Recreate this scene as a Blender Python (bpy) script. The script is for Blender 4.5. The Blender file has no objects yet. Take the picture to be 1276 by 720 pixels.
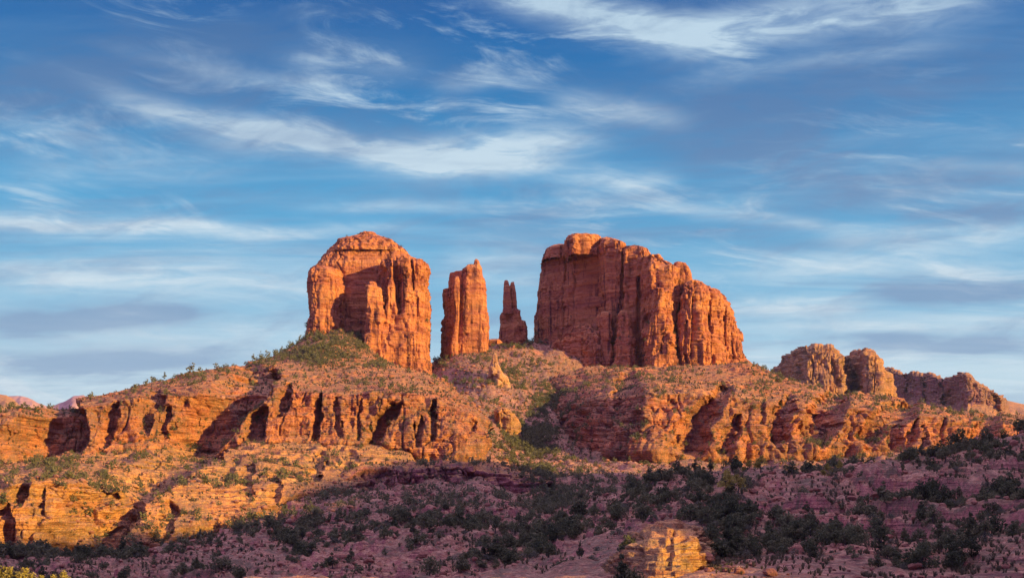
import bpy, math, random
import numpy as np
from mathutils import Vector

# ------------------------------------------------------------------ frame, camera, light
F, CX, HZ = 1753.0, 638.0, 650.0          # focal length, centre column and eye-level row used for surveying the site
scene = bpy.context.scene
C = scene.collection
rng = np.random.default_rng(11)
random.seed(11)

cam_d = bpy.data.cameras.new('camera')
cam = bpy.data.objects.new('camera', cam_d); C.objects.link(cam)
cam_d.sensor_fit = 'HORIZONTAL'; cam_d.sensor_width = 36.0
cam_d.lens = 36.0 * F / 1276.0
cam_d.shift_y = (HZ - 360.0) / 1276.0
cam_d.clip_start = 0.5; cam_d.clip_end = 60000
cam.location = (0, 0, 0); cam.rotation_euler = (math.radians(90), 0, 0)
scene.camera = cam

SUN_AZ, SUN_EL = math.radians(56.0), math.radians(13.0)     # azimuth right of straight-behind the camera
hx, hy = math.sin(SUN_AZ), -math.cos(SUN_AZ)
SUN = Vector((hx * math.cos(SUN_EL), hy * math.cos(SUN_EL), math.sin(SUN_EL)))
sl = bpy.data.lights.new('sun', 'SUN'); sl.energy = 5.0; sl.angle = math.radians(0.5)
sl.color = (1.0, 0.68, 0.20)
so = bpy.data.objects.new('sun', sl); C.objects.link(so)
so.rotation_euler = SUN.to_track_quat('Z', 'Y').to_euler()
so.location = (200, -200, 300)

scene.view_settings.view_transform = 'Standard'
scene.view_settings.look = 'None'
scene.view_settings.gamma = 1.0
scene.view_settings.use_curve_mapping = False
scene.view_settings.exposure = 0.72

# ------------------------------------------------------------------ node helper
class NT:
    def __init__(s, tree): s.t = tree; s.n = tree.nodes; s.l = tree.links
    def new(s, typ, **kw):
        n = s.n.new(typ)
        for k, v in kw.items(): setattr(n, k, v)
        return n
    def put(s, sock, v):
        if hasattr(v, 'is_linked') or isinstance(v, bpy.types.NodeSocket): s.l.new(v, sock)
        elif v is not None:
            if isinstance(v, (tuple, list)) and len(v) == 3 and sock.type == 'RGBA': v = (*v, 1)
            sock.default_value = v
    def m(s, op, a, b=None, c=None, clamp=False):
        n = s.new('ShaderNodeMath', operation=op, use_clamp=clamp)
        for i, v in enumerate((a, b, c)):
            if v is not None: s.put(n.inputs[i], v)
        return n.outputs[0]
    def vm(s, op, a, b=None):
        n = s.new('ShaderNodeVectorMath', operation=op)
        s.put(n.inputs[0], a)
        if b is not None: s.put(n.inputs[1], b)
        return n.outputs[0]
    def mix(s, f, a, b, mode='MIX'):
        n = s.new('ShaderNodeMix', data_type='RGBA', blend_type=mode)
        s.put(n.inputs[0], f); s.put(n.inputs[6], a); s.put(n.inputs[7], b)
        return n.outputs[2]
    def noise(s, vec, scale, detail=4, rough=0.55, dist=0.0):
        n = s.new('ShaderNodeTexNoise')
        s.put(n.inputs['Vector'], vec)
        n.inputs['Scale'].default_value = scale; n.inputs['Detail'].default_value = detail
        n.inputs['Roughness'].default_value = rough; n.inputs['Distortion'].default_value = dist
        return n.outputs[0]
    def ramp(s, f, stops, interp='LINEAR'):
        n = s.new('ShaderNodeValToRGB'); n.color_ramp.interpolation = interp
        e = n.color_ramp.elements
        while len(e) < len(stops): e.new(0.5)
        for el, (p, c) in zip(e, stops):
            el.position = p; el.color = (*c, 1) if len(c) == 3 else c
        s.put(n.inputs[0], f)
        return n.outputs[0]
    def mr(s, v, a, b, c=0.0, d=1.0, smooth=True):
        n = s.new('ShaderNodeMapRange', interpolation_type='SMOOTHSTEP' if smooth else 'LINEAR')
        s.put(n.inputs[0], v)
        for i, x in enumerate((a, b, c, d)): n.inputs[i + 1].default_value = x
        return n.outputs[0]

# ------------------------------------------------------------------ sky
world = bpy.data.worlds.new('World'); scene.world = world; world.use_nodes = True
N = NT(world.node_tree); N.n.clear()
out = N.new('ShaderNodeOutputWorld'); bg = N.new('ShaderNodeBackground')
N.l.new(bg.outputs[0], out.inputs[0])
sky = N.new('ShaderNodeTexSky', sky_type='NISHITA')
sky.sun_disc = False; sky.sun_elevation = SUN_EL
sky.sun_rotation = math.pi - SUN_AZ
sky.air_density = 1.4; sky.dust_density = 0.8; sky.ozone_density = 2.5
tc = N.new('ShaderNodeTexCoord'); D = tc.outputs['Generated']
sep = N.new('ShaderNodeSeparateXYZ'); N.l.new(D, sep.inputs[0])
dx, dy, dz = sep.outputs
el = N.m('ARCSINE', dz)                                   # elevation and azimuth of a sky direction
az = N.m('ARCTAN2', dx, dy)
# clear-air colour: physically based sky tinted by elevation (deep blue aloft, pale at the horizon)
K = 1.0 / (0.10 * 2 ** 0.72)                                # target radiance -> background units
def L(r, g, b): return (r * K, g * K, b * K)
clear = N.ramp(N.m('DIVIDE', el, 0.40, clamp=True), [(0.0, L(.58, .72, .80)), (0.255, L(.45, .66, .80)), (0.36, L(.22, .50, .73)),
               (0.55, L(.085, .37, .66)), (0.76, L(.022, .185, .47)), (0.89, L(.009, .108, .37)), (1.0, L(.007, .10, .35))])
base = N.mix(0.97, sky.outputs[0], clear)
# wispy cirrus on a high plane
pz = N.m('ADD', N.m('MAXIMUM', dz, 0.0), 0.06)
comb = N.new('ShaderNodeCombineXYZ')
N.put(comb.inputs[0], N.m('DIVIDE', dx, pz)); N.put(comb.inputs[1], N.m('DIVIDE', dy, pz))
P = comb.outputs[0]
mp = N.new('ShaderNodeMapping'); N.put(mp.inputs[0], P)
mp.inputs['Rotation'].default_value = (0, 0, math.radians(-14)); mp.inputs['Scale'].default_value = (0.55, 1.25, 1)
warp = N.new('ShaderNodeTexNoise'); N.put(warp.inputs['Vector'], mp.outputs[0]); warp.inputs['Scale'].default_value = 0.9
wv = N.vm('ADD', mp.outputs[0], N.vm('SCALE', N.vm('SUBTRACT', warp.outputs['Color'], (0.5, 0.5, 0.5))))
wv.node.inputs[1].links[0].from_node.inputs['Scale'].default_value = 0.9
n1 = N.noise(wv, 1.1, 8, 0.62)
n2 = N.noise(N.vm('ADD', wv, (7.3, 2.1, 0)), 2.6, 7, 0.6)
mp2 = N.new('ShaderNodeMapping'); N.put(mp2.inputs[0], wv); mp2.inputs['Scale'].default_value = (0.5, 3.0, 1)
n3 = N.noise(mp2.outputs[0], 2.2, 6, 0.6)
veil = N.m('MULTIPLY', N.mr(n1, 0.40, 0.70), N.mr(n3, 0.28, 0.72, 0.15, 1.0))
# individual cloud streaks: (azimuth/elevation of both ends from their bearings), thickness, strength
cw = N.new('ShaderNodeTexNoise'); cw.inputs['Scale'].default_value = 9.0; cw.inputs['Detail'].default_value = 5
mpd = N.new('ShaderNodeMapping'); N.put(mpd.inputs[0], D); mpd.inputs['Scale'].default_value = (0.6, 0.6, 1.6)
N.put(cw.inputs['Vector'], mpd.outputs[0])
wob = N.m('SUBTRACT', cw.outputs[0], 0.5)
elw = N.m('ADD', el, N.m('MULTIPLY', wob, 0.030))
mpf = N.new('ShaderNodeMapping'); N.put(mpf.inputs[0], D); mpf.inputs['Scale'].default_value = (1.0, 1.0, 4.5)
mpf.inputs['Rotation'].default_value = (0, math.radians(6), 0)
fil = N.noise(mpf.outputs[0], 22.0, 7, 0.62, 0.6)           # fine filaments
def bearing(px, py):
    x, y, z = (px - CX) / F, 1.0, (HZ - py) / F
    return math.atan2(x, y), math.asin(z / math.sqrt(x * x + y * y + z * z))
def streak(p0, p1, half, strength, soft=1.0):
    a0, e0 = bearing(*p0); a1, e1 = bearing(*p1)
    L = math.hypot(a1 - a0, e1 - e0); ca, sa = (a1 - a0) / L, (e1 - e0) / L
    da = N.m('SUBTRACT', az, (a0 + a1) / 2); de = N.m('SUBTRACT', elw, (e0 + e1) / 2)
    u = N.m('ADD', N.m('MULTIPLY', da, ca), N.m('MULTIPLY', de, sa))
    v = N.m('SUBTRACT', N.m('MULTIPLY', de, ca), N.m('MULTIPLY', da, sa))
    un = N.m('DIVIDE', u, L * 0.5); vn = N.m('DIVIDE', v, half / F)
    g = N.m('ADD', N.m('POWER', N.m('ABSOLUTE', un), 4.0), N.m('MULTIPLY', vn, vn))
    return N.m('MULTIPLY', N.m('EXPONENT', N.m('MULTIPLY', g, -1.0)), strength)
bright = [((120, 108), (420, 186), 13, .95), ((270, 168), (640, 205), 15, 1.25), ((480, 203), (740, 178), 20, 1.0),
          ((600, -12), (900, 42), 18, 1.15), ((820, 40), (1230, -5), 24, .9), ((-60, 264), (350, 286), 9, 1.3),
          ((330, 282), (520, 284), 8, .45), ((-80, 335), (430, 348), 20, .80), ((690, 128), (850, 150), 15, .95),
          ((700, 226), (840, 214), 11, .8), ((540, 106), (670, 96), 12, .45), ((350, 70), (520, 82), 16, .35),
          ((1040, 298), (1290, 290), 14, .75), ((880, 390), (1080, 380), 12, .85), ((1150, 205), (1300, 210), 7, .5),
          ((1100, 318), (1300, 345), 9, .6), ((0, 210), (300, 205), 16, .3), ((560, 330), (690, 345), 30, .55),
          ((930, 345), (1120, 325), 16, .5), ((860, 100), (1180, 60), 12, .5), ((150, 60), (420, 110), 9, .45), ((-20, 150), (200, 190), 10, .5), ((820, 250), (1100, 290), 9, .55), ((380, 250), (640, 262), 9, .45), ((80, 420), (400, 400), 22, .5), ((940, 410), (1300, 400), 9, .6)]
S = None
for p0, p1, h_, s_ in bright:
    g = streak(p0, p1, h_, s_)
    S = g if S is None else N.m('ADD', S, g)
S = N.m('MULTIPLY', S, N.mr(fil, 0.30, 0.72, 0.35, 1.05))
cloud = N.m('ADD', N.m('MULTIPLY', veil, N.mr(el, 0.14, 0.34, 0.50, 0.16)), N.m('MULTIPLY', S, 1.0), clamp=True)
low = N.mr(el, 0.04, 0.19, 0.42, 0.0)                       # thin milky veil low down
# fine layered cirrus, stretched along the horizon
cq = N.new('ShaderNodeCombineXYZ')
N.put(cq.inputs[0], N.m('MULTIPLY', az, 7.0)); N.put(cq.inputs[1], N.m('ADD', N.m('MULTIPLY', elw, 34.0), N.m('MULTIPLY', az, 4.0)))
l1 = N.noise(cq.outputs[0], 1.0, 8, 0.64, 0.8)
cq2 = N.new('ShaderNodeCombineXYZ')
N.put(cq2.inputs[0], N.m('MULTIPLY', az, 5.0)); N.put(cq2.inputs[1], N.m('MULTIPLY', elw, 15.0)); cq2.inputs[2].default_value = 4.2
l2 = N.noise(cq2.outputs[0], 1.0, 5, 0.6, 0.5)
layer = N.m('MULTIPLY', N.mr(l1, 0.47, 0.74), N.mr(l2, 0.40, 0.62))
cloud = N.m('ADD', cloud, N.m('MULTIPLY', layer, 1.0))
cq3 = N.new('ShaderNodeCombineXYZ')
N.put(cq3.inputs[0], N.m('MULTIPLY', az, 9.0)); N.put(cq3.inputs[1], N.m('ADD', N.m('MULTIPLY', elw, 30.0), N.m('MULTIPLY', az, -5.0))); cq3.inputs[2].default_value = 9.1
l3 = N.noise(cq3.outputs[0], 1.0, 8, 0.62, 0.7)
cloud = N.m('MINIMUM', N.m('ADD', cloud, low), 0.93)
grey = [((-40, 402), (250, 392), 14, 1.3), ((-40, 446), (310, 440), 14, .9), ((80, 452), (230, 450), 6, .5),
        ((600, 300), (900, 285), 14, .45), ((1090, 366), (1300, 356), 12, 1.0), ((1060, 432), (1300, 424), 13, 1.0),
        ((960, 250), (1300, 205), 28, .7), ((1120, 268), (1300, 262), 14, .7), ((700, 130), (1280, 95), 42, .6),
        ((-40, 100), (330, 60), 50, .6), ((780, 170), (1120, 190), 22, .5), ((200, 30), (560, 60), 26, .35), ((900, 310), (1150, 300), 9, .4), ((560, 285), (700, 270), 12, .35)]
Gs = None
for p0, p1, h_, s_ in grey:
    g = streak(p0, p1, h_, s_)
    Gs = g if Gs is None else N.m('ADD', Gs, g)
Gs = N.m('MULTIPLY', Gs, N.mr(fil, 0.2, 0.6, 0.45, 1.1))
greym = N.m('MULTIPLY', N.mr(n2, 0.46, 0.70), 0.4)
greym = N.m('ADD', greym, N.m('MULTIPLY', N.mr(l3, 0.46, 0.70), 0.4))
greym = N.m('MINIMUM', N.m('ADD', greym, Gs), 0.85)
SKYC = dict(cloud=(6.6, 7.3, 8.0), grey=(1.9, 2.9, 4.6))
up = N.mr(el, 0.03, 0.40, 0.0, 1.0, False)
gcol = N.mix(up, L(.32, .46, .64), L(.018, .115, .34))
ccol = N.mix(up, L(.72, .81, .86), L(.52, .70, .84))
skyc = N.mix(cloud, N.mix(greym, base, gcol), N.mix(N.m('MULTIPLY', greym, 0.75), ccol, gcol))
# unseen sky overhead and behind the camera is recoloured as added fill for shade
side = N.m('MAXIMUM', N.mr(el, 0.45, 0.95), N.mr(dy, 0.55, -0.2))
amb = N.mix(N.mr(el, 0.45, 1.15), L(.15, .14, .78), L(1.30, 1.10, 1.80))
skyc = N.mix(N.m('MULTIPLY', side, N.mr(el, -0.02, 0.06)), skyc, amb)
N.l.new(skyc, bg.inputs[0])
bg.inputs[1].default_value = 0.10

# ------------------------------------------------------------------ numpy noise
def _h(ix, iy, iz, seed):
    h = (ix.astype(np.uint32) * np.uint32(374761393) + iy.astype(np.uint32) * np.uint32(668265263)
         + iz.astype(np.uint32) * np.uint32(2147483647 & 0x7FEDC359) + np.uint32(seed * 974711 & 0xFFFFFFFF))
    h = (h ^ (h >> np.uint32(13))) * np.uint32(1274126177)
    h = h ^ (h >> np.uint32(16))
    return (h & np.uint32(0xFFFF)).astype(np.float32) / 32767.5 - 1.0
def vnoise(x, y, z, seed=0):
    xi, yi, zi = np.floor(x), np.floor(y), np.floor(z)
    fx, fy, fz = x - xi, y - yi, z - zi
    fx, fy, fz = [t * t * t * (t * (t * 6 - 15) + 10) for t in (fx, fy, fz)]
    xi, yi, zi = [t.astype(np.int64) for t in (xi, yi, zi)]
    r = 0
    for a in (0, 1):
        wa = fx if a else 1 - fx
        for b in (0, 1):
            wb = fy if b else 1 - fy
            for c in (0, 1):
                wc = fz if c else 1 - fz
                r = r + wa * wb * wc * _h(xi + a, yi + b, zi + c, seed)
    return r
def fbm(x, y, z, octv=4, seed=0, gain=0.5):
    r, a, t = 0, 1.0, 0
    for o in range(octv):
        k = 2.03 ** o
        r = r + a * vnoise(x * k + 17.1 * o, y * k - 5.3 * o, z * k + 3.7 * o, seed + o); t += a; a *= gain
    return r / t * 1.6
def crease(x, y, z, w=0.12, seed=0):
    n = np.abs(fbm(x, y, z, 2, seed))
    return np.clip(1 - n / w, 0, 1)
_st = np.random.default_rng(5)
_sk = np.cumsum(_st.uniform(1.2, 6.5, 400)) - 120.0          # bedding planes of the sandstone, shared by every rock
_sv = _st.uniform(-1, 1, 400)
def strata(z):
    i = np.clip(np.searchsorted(_sk, z) - 1, 0, 397)
    t = (z - _sk[i]) / (_sk[i + 1] - _sk[i])
    a, b = _sv[i], _sv[i + 1]
    edge = np.clip((t - 0.82) / 0.18, 0, 1)
    return a + (b - a) * edge - 0.9 * np.exp(-((t - 0.03) / 0.10) ** 2)    # bedding slot at each base
def smooth01(t): t = np.clip(t, 0, 1); return t * t * (3 - 2 * t)
def unproj(px, py, Y): return (px - CX) / F * Y, Y, (HZ - py) / F * Y
def proj(x, y, z): return CX + x / y * F, HZ - z / y * F

# ------------------------------------------------------------------ object helpers
MAT = {}
def link(name, me, parent=None, mat=None):
    o = bpy.data.objects.new(name, me); C.objects.link(o)
    if mat: me.materials.append(mat)
    if parent: o.parent = parent
    return o
def tag(o, label=None, cat=None, group=None, kind=None):
    for k, v in (('label', label), ('category', cat), ('group', group), ('kind', kind)):
        if v: o[k] = v
    return o
def empty(name, loc=(0, 0, 0)):
    o = bpy.data.objects.new(name, None); C.objects.link(o); o.location = loc
    o.empty_display_size = 2
    return o
def np_mesh(name, V, Q, smooth=True, matidx=None):
    me = bpy.data.meshes.new(name)
    V = np.asarray(V, np.float32); Q = np.asarray(Q, np.int32)
    k = Q.shape[1]
    me.vertices.add(len(V)); me.vertices.foreach_set('co', V.ravel())
    me.loops.add(Q.size); me.loops.foreach_set('vertex_index', Q.ravel())
    me.polygons.add(len(Q)); me.polygons.foreach_set('loop_start', np.arange(0, Q.size, k, dtype=np.int32))
    if smooth: me.polygons.foreach_set('use_smooth', np.ones(len(Q), bool))
    if matidx is not None: me.polygons.foreach_set('material_index', np.asarray(matidx, np.int32))
    me.update(calc_edges=True); me.validate()
    return me
def grid_quads(nr, nc, wrap=False):
    i = np.arange(nr - 1)[:, None]; j = np.arange(nc if wrap else nc - 1)[None, :]
    j2 = (j + 1) % nc
    return np.stack([i * nc + j + 0 * j2, i * nc + j2, (i + 1) * nc + j2, (i + 1) * nc + j + 0 * j2], -1).reshape(-1, 4)
def grid_normals(X, Y, Z):
    a = np.stack(np.gradient(X), 0), np.stack(np.gradient(Y), 0), np.stack(np.gradient(Z), 0)
    du = np.stack([a[0][1], a[1][1], a[2][1]], -1); dv = np.stack([a[0][0], a[1][0], a[2][0]], -1)
    n = np.cross(du, dv); n /= np.linalg.norm(n, axis=-1, keepdims=True) + 1e-9
    return n
SURF = []          # (points, normals, area) of every surface plants or stones may stand on
def keep_surface(X, Y, Z):
    n = grid_normals(X, Y, Z)
    n = np.where(n[..., 2:3] < 0, -n, n)
    P3 = np.stack([X, Y, Z], -1)
    a = np.linalg.norm(np.cross(np.stack([np.gradient(t, axis=1) for t in (X, Y, Z)], -1),
                                np.stack([np.gradient(t, axis=0) for t in (X, Y, Z)], -1)), axis=-1)
    SURF.append((P3.reshape(-1, 3), n.reshape(-1, 3), a.ravel()))

# ------------------------------------------------------------------ materials
def rock_material(name, tones, band=0.16, varnish=0.55, soil=None, soil_from=0.55, bump=0.9, seed=0.0, fine=1.0, beds=0.0):
    m = bpy.data.materials.new(name); m.use_nodes = True
    N = NT(m.node_tree); N.n.clear()
    o = N.new('ShaderNodeOutputMaterial'); b = N.new('ShaderNodeBsdfPrincipled'); N.l.new(b.outputs[0], o.inputs[0])
    b.inputs['Roughness'].default_value = 0.93; b.inputs['Specular IOR Level'].default_value = 0.12
    geo = N.new('ShaderNodeNewGeometry'); pos = geo.outputs['Position']
    pos = N.vm('ADD', pos, (seed * 31.0, seed * 17.0, 0))
    w = N.noise(pos, 0.03, 3)
    def mapped(sc):
        mpn = N.new('ShaderNodeMapping'); N.put(mpn.inputs[0], pos); mpn.inputs['Scale'].default_value = sc; return mpn.outputs[0]
    sp = N.new('ShaderNodeSeparateXYZ'); N.l.new(pos, sp.inputs[0])
    zz = N.m('ADD', sp.outputs[2], N.m('MULTIPLY', w, 5.0))
    cz = N.new('ShaderNodeCombineXYZ'); N.put(cz.inputs[2], zz)
    strat = N.noise(cz.outputs[0], band, 5, 0.7)
    col = N.ramp(strat, [(0.28, tones[0]), (0.43, tones[1]), (0.55, tones[2]), (0.68, tones[3])])
    # thin bedding lines
    lines = N.noise(mapped((0.02, 0.02, 1.0)), 0.9, 4, 0.7)
    col = N.mix(N.mr(lines, 0.36, 0.46, 0.45, 0.0), col, (tones[0][0] * .55, tones[0][1] * .5, tones[0][2] * .6))
    if beds:
        bz = N.new('ShaderNodeCombineXYZ'); N.put(bz.inputs[2], N.m('ADD', sp.outputs[2], N.m('MULTIPLY', w, 2.0)))
        bn = N.noise(bz.outputs[0], 0.32, 3, 0.6)
        col = N.mix(N.mr(bn, 0.60, 0.66, 0.0, beds), col, (.70, .40, .20))
        col = N.mix(N.mr(bn, 0.40, 0.34, 0.0, beds), col, (.20, .055, .045))
    # dark desert varnish running down the faces
    va = N.noise(mapped((0.22, 0.22, 0.012)), 1.0, 5, 0.65)
    vb = N.noise(pos, 0.035, 3)
    vm_ = N.m('MULTIPLY', N.mr(va, 0.48, 0.62), N.mr(vb, 0.36, 0.56))
    col = N.mix(N.m('MULTIPLY', vm_, varnish), col, (tones[0][0] * .42, tones[0][1] * .42, tones[0][2] * .55))
    mott = N.noise(pos, 0.35 * fine, 6, 0.68)
    col = N.mix(N.mr(mott, 0.50, 0.75, 0.0, 0.5), col, tones[3])
    col = N.mix(N.mr(mott, 0.46, 0.28, 0.0, 0.55), col, (tones[0][0] * .7, tones[0][1] * .65, tones[0][2] * .7))
    if soil:
        sn = N.new('ShaderNodeSeparateXYZ'); N.l.new(geo.outputs['Normal'], sn.inputs[0])
        up = N.m('ADD', sn.outputs[2], N.m('MULTIPLY', N.m('SUBTRACT', N.noise(pos, 0.12, 5, .65), 0.5), 0.7))
        sc = N.mix(N.mr(N.noise(pos, 0.5, 5, .7), 0.4, 0.6), soil[0], soil[1])
        col = N.mix(N.mr(up, soil_from, soil_from + 0.25), col, sc)
        fl = N.noise(mapped((0.06, 0.06, 1.5)), 1.0, 6, 0.75)
        col = N.mix(N.mr(fl, 0.38, 0.47, 0.8, 0.0), col, (tones[0][0] * .45, tones[0][1] * .42, tones[0][2] * .5))
        col = N.mix(N.mr(fl, 0.56, 0.66, 0.0, 0.45), col, (.62, .33, .17))
        rb = N.noise(pos, 1.3, 5, 0.75)
        col = N.mix(N.mr(rb, 0.38, 0.47, 0.75, 0.0), col, (tones[0][0] * .45, tones[0][1] * .45, tones[0][2] * .5))
        col = N.mix(N.mr(rb, 0.56, 0.66, 0.0, 0.4), col, (.60, .33, .18))
        g2 = N.m('MULTIPLY', N.mr(N.noise(pos, 0.16, 6, .72), 0.54, 0.62), N.mr(sn.outputs[2], 0.35, 0.6))
        col = N.mix(N.m('MULTIPLY', g2, 0.75), col, soil[2])
        g3 = N.m('MULTIPLY', N.mr(N.noise(pos, 0.045, 5, .7), 0.42, 0.54), N.mr(N.noise(pos, 0.9, 4, .75), 0.40, 0.52))
        col = N.mix(N.m('MULTIPLY', g3, 0.6), col, (.19, .135, .080))
    N.l.new(col, b.inputs['Base Color'])
    hgt = N.m('ADD', N.m('MULTIPLY', lines, 0.8), N.m('ADD', N.m('MULTIPLY', mott, 1.0), N.m('MULTIPLY', N.noise(mapped((0.5, 0.5, 0.06)), 1.0, 4, .6), 0.8)))
    bp = N.new('ShaderNodeBump'); bp.inputs['Strength'].default_value = bump; bp.inputs['Distance'].default_value = 1.6
    N.put(bp.inputs['Height'], hgt); N.l.new(bp.outputs[0], b.inputs['Normal'])
    MAT[name] = m
    return m
R_HI = [(.22, .065, .050), (.45, .150, .075), (.59, .230, .088), (.68, .350, .150)]
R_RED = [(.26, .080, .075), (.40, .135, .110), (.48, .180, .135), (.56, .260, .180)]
R_TAN = [(.34, .120, .070), (.53, .225, .090), (.63, .315, .105), (.71, .420, .165)]
SOIL = [(.52, .205, .070), (.63, .310, .100), (.10, .085, .045)]
SOILF = [(.34, .140, .078), (.53, .285, .165), (.12, .105, .06)]
rock_material('butte_sandstone', R_HI, band=0.075, varnish=0.95, beds=0.6)
rock_material('cliff_sandstone', R_HI, band=0.10, varnish=0.6, soil=SOIL, soil_from=0.80)
rock_material('ledge_sandstone', R_TAN, band=0.16, varnish=0.45, soil=SOIL, soil_from=0.72, seed=2)
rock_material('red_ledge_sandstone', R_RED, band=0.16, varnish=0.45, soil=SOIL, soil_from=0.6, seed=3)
rock_material('yellow_ledge_sandstone', [(.30, .09, .05), (.48, .20, .075), (.60, .32, .11), (.68, .42, .17)], band=0.5, varnish=0.4, soil=SOIL, soil_from=0.9, seed=9)
rock_material('pale_sandstone', [(.34, .14, .08), (.50, .25, .12), (.58, .32, .15), (.64, .39, .20)], band=0.2, varnish=0.3, seed=4)
rock_material('distant_sandstone', [(.26, .10, .065), (.46, .20, .085), (.56, .28, .11), (.64, .36, .16)], band=0.05, varnish=0.55, soil=SOIL, seed=5, fine=0.3)
rock_material('distant_shaded_sandstone', [(.17, .070, .065), (.28, .120, .100), (.36, .165, .130), (.46, .240, .170)], band=0.05, varnish=0.6, soil=SOIL, seed=11, fine=0.3)  # the second far mesa's shade is put into these darker, purpler tones
rock_material('distant_hill_rock', [(.30, .16, .14), (.40, .22, .18), (.46, .26, .21), (.52, .32, .26)], band=0.03, varnish=0.3, seed=6, fine=0.1)
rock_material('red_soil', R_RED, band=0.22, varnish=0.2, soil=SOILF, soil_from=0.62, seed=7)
rock_material('boulder_rock', [(.22, .085, .060), (.34, .140, .085), (.42, .190, .110), (.50, .260, .160)], band=0.5, varnish=0.3, seed=8)
def leaf_material(name, a, b_, c):
    m = bpy.data.materials.new(name); m.use_nodes = True
    N = NT(m.node_tree); N.n.clear()
    o = N.new('ShaderNodeOutputMaterial'); b = N.new('ShaderNodeBsdfPrincipled'); N.l.new(b.outputs[0], o.inputs[0])
    b.inputs['Roughness'].default_value = 0.8; b.inputs['Specular IOR Level'].default_value = 0.15
    geo = N.new('ShaderNodeNewGeometry')
    n = N.noise(geo.outputs['Position'], 0.45, 3, 0.7)
    oi = N.new('ShaderNodeObjectInfo')
    n = N.m('ADD', N.m('MULTIPLY', n, 0.5), N.m('ADD', N.m('MULTIPLY', N.noise(geo.outputs['Position'], 0.09, 4, 0.7), 0.35), N.m('MULTIPLY', oi.outputs['Random'], 0.22)))
    col = N.ramp(n, [(0.34, a), (0.53, b_), (0.72, c)])
    N.l.new(col, b.inputs['Base Color'])
    if 'bark' not in name:
        tr = N.new('ShaderNodeBsdfTranslucent'); N.l.new(col, tr.inputs[0]); ms = N.new('ShaderNodeMixShader'); ms.inputs[0].default_value = 0.35
        N.l.new(b.outputs[0], ms.inputs[1]); N.l.new(tr.outputs[0], ms.inputs[2]); N.l.new(ms.outputs[0], o.inputs[0])
    MAT[name] = m
leaf_material('juniper_green', (.048, .056, .028), (.110, .116, .052), (.225, .205, .095))
leaf_material('sage_green', (.10, .10, .06), (.165, .155, .095), (.24, .215, .13))
leaf_material('autumn_yellow', (.20, .17, .035), (.36, .29, .06), (.50, .40, .10))
leaf_material('bark_brown', (.06, .045, .035), (.09, .07, .05), (.12, .09, .07))

# ------------------------------------------------------------------ terrain (survey table: row seen at each bearing, by distance)
TC = [-900, -300, -100, 0, 100, 200, 300, 400, 500, 560, 600, 650, 700, 750, 800, 850, 900, 1000, 1100, 1200, 1276, 1420, 2000]
TT = {
 60:  [850]*23,
 110: [790]*23,
 170: [760,755,752,750,748,746,746,745,745,745,742,738,735,730,726,724,724,722,724,722,720,715,720],
 210: [745,740,738,735,735,735,735,734,734,734,732,730,728,722,716,712,712,708,708,704,700,690,690],
 250: [745,742,740,740,738,738,738,736,735,733,728,722,712,700,684,676,680,672,664,652,640,630,640],
 300: [742,748,748,748,748,746,744,740,734,714,706,700,690,668,648,642,640,630,616,596,580,570,600],
 350: [735,728,724,732,729,724,719,711,692,688,684,678,664,642,626,616,610,602,590,568,552,540,570],
 400: [730,720,710,714,711,703,696,688,676,673,670,666,652,634,619,607,600,592,581,555,541,528,550],
 450: [730,716,706,699,696,686,674,662,662,660,658,656,654,644,632,620,612,604,597,580,566,555,565],
 520: [728,712,700,694,693,680,662,645,644,642,640,656,645,630,622,615,609,605,600,592,585,580,585],
 600: [725,705,695,688,690,676,652,624,622,620,618,640,626,612,608,606,606,606,604,596,588,585,590],
 680: [725,700,690,684,684,670,640,606,600,600,598,620,614,604,602,602,602,602,600,592,584,582,588],
 760: [725,700,690,680,680,668,630,590,578,575,576,602,598,595,594,594,594,594,590,583,578,578,584],
 830: [725,700,690,680,680,668,630,585,572,566,560,590,582,580,580,580,580,580,576,570,566,568,580],
 900: [725,700,690,680,680,668,630,585,572,555,536,572,560,568,566,566,567,567,563,558,556,560,578],
 980: [725,700,690,680,680,668,630,585,572,515,496,532,528,552,566,566,567,567,563,560,560,565,578],
 1060: [725,700,690,680,680,668,630,585,520,468,462,482,488,530,566,566,567,567,563,560,560,565,578],
 1140: [725,700,690,680,680,668,630,585,480,438,433,436,446,490,560,566,567,567,563,560,560,565,578],
 1210: [725,700,690,680,680,668,630,585,480,432,430,426,424,445,540,566,567,567,563,560,560,565,578],
 1260: [725,700,690,680,680,668,630,585,490,434,428,420,418,440,540,566,567,567,563,560,560,565,578],
 1340:[725,700,690,680,680,668,630,585,510,470,462,460,460,470,560,566,567,567,563,560,560,565,578],
}
ty = np.array(sorted(TT)); tab = np.array([TT[k] for k in ty], float)
pxs = np.concatenate([np.linspace(-900, -80, 50)[:-1], np.arange(-80, 1356, 1.8), np.linspace(1356, 2000, 40)[1:]])
ys = np.exp(np.concatenate([np.linspace(math.log(60), math.log(200), 40)[:-1], np.linspace(math.log(200), math.log(1340), 560)]))
tx_ = np.stack([np.interp(pxs, TC, r) for r in tab])                         # rows x px
full = np.stack([np.interp(ys, ty, tx_[:, j]) for j in range(len(pxs))], 1)    # ys x px
def gblur(A, s, axis):
    r = int(3 * s); k = np.exp(-0.5 * (np.arange(-r, r + 1) / s) ** 2); k /= k.sum()
    pad = [(0, 0), (0, 0)]; pad[axis] = (r, r)
    B = np.pad(A, pad, mode='edge')
    return np.apply_along_axis(lambda v: np.convolve(v, k, 'valid'), axis, B)
full = gblur(gblur(full, 9, 0), 9, 1)
gpx, gY = np.meshgrid(pxs, ys)
gX, gYY, gZ = unproj(gpx, full, gY)
calm = smooth01((gY - 150) / 150)
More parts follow.
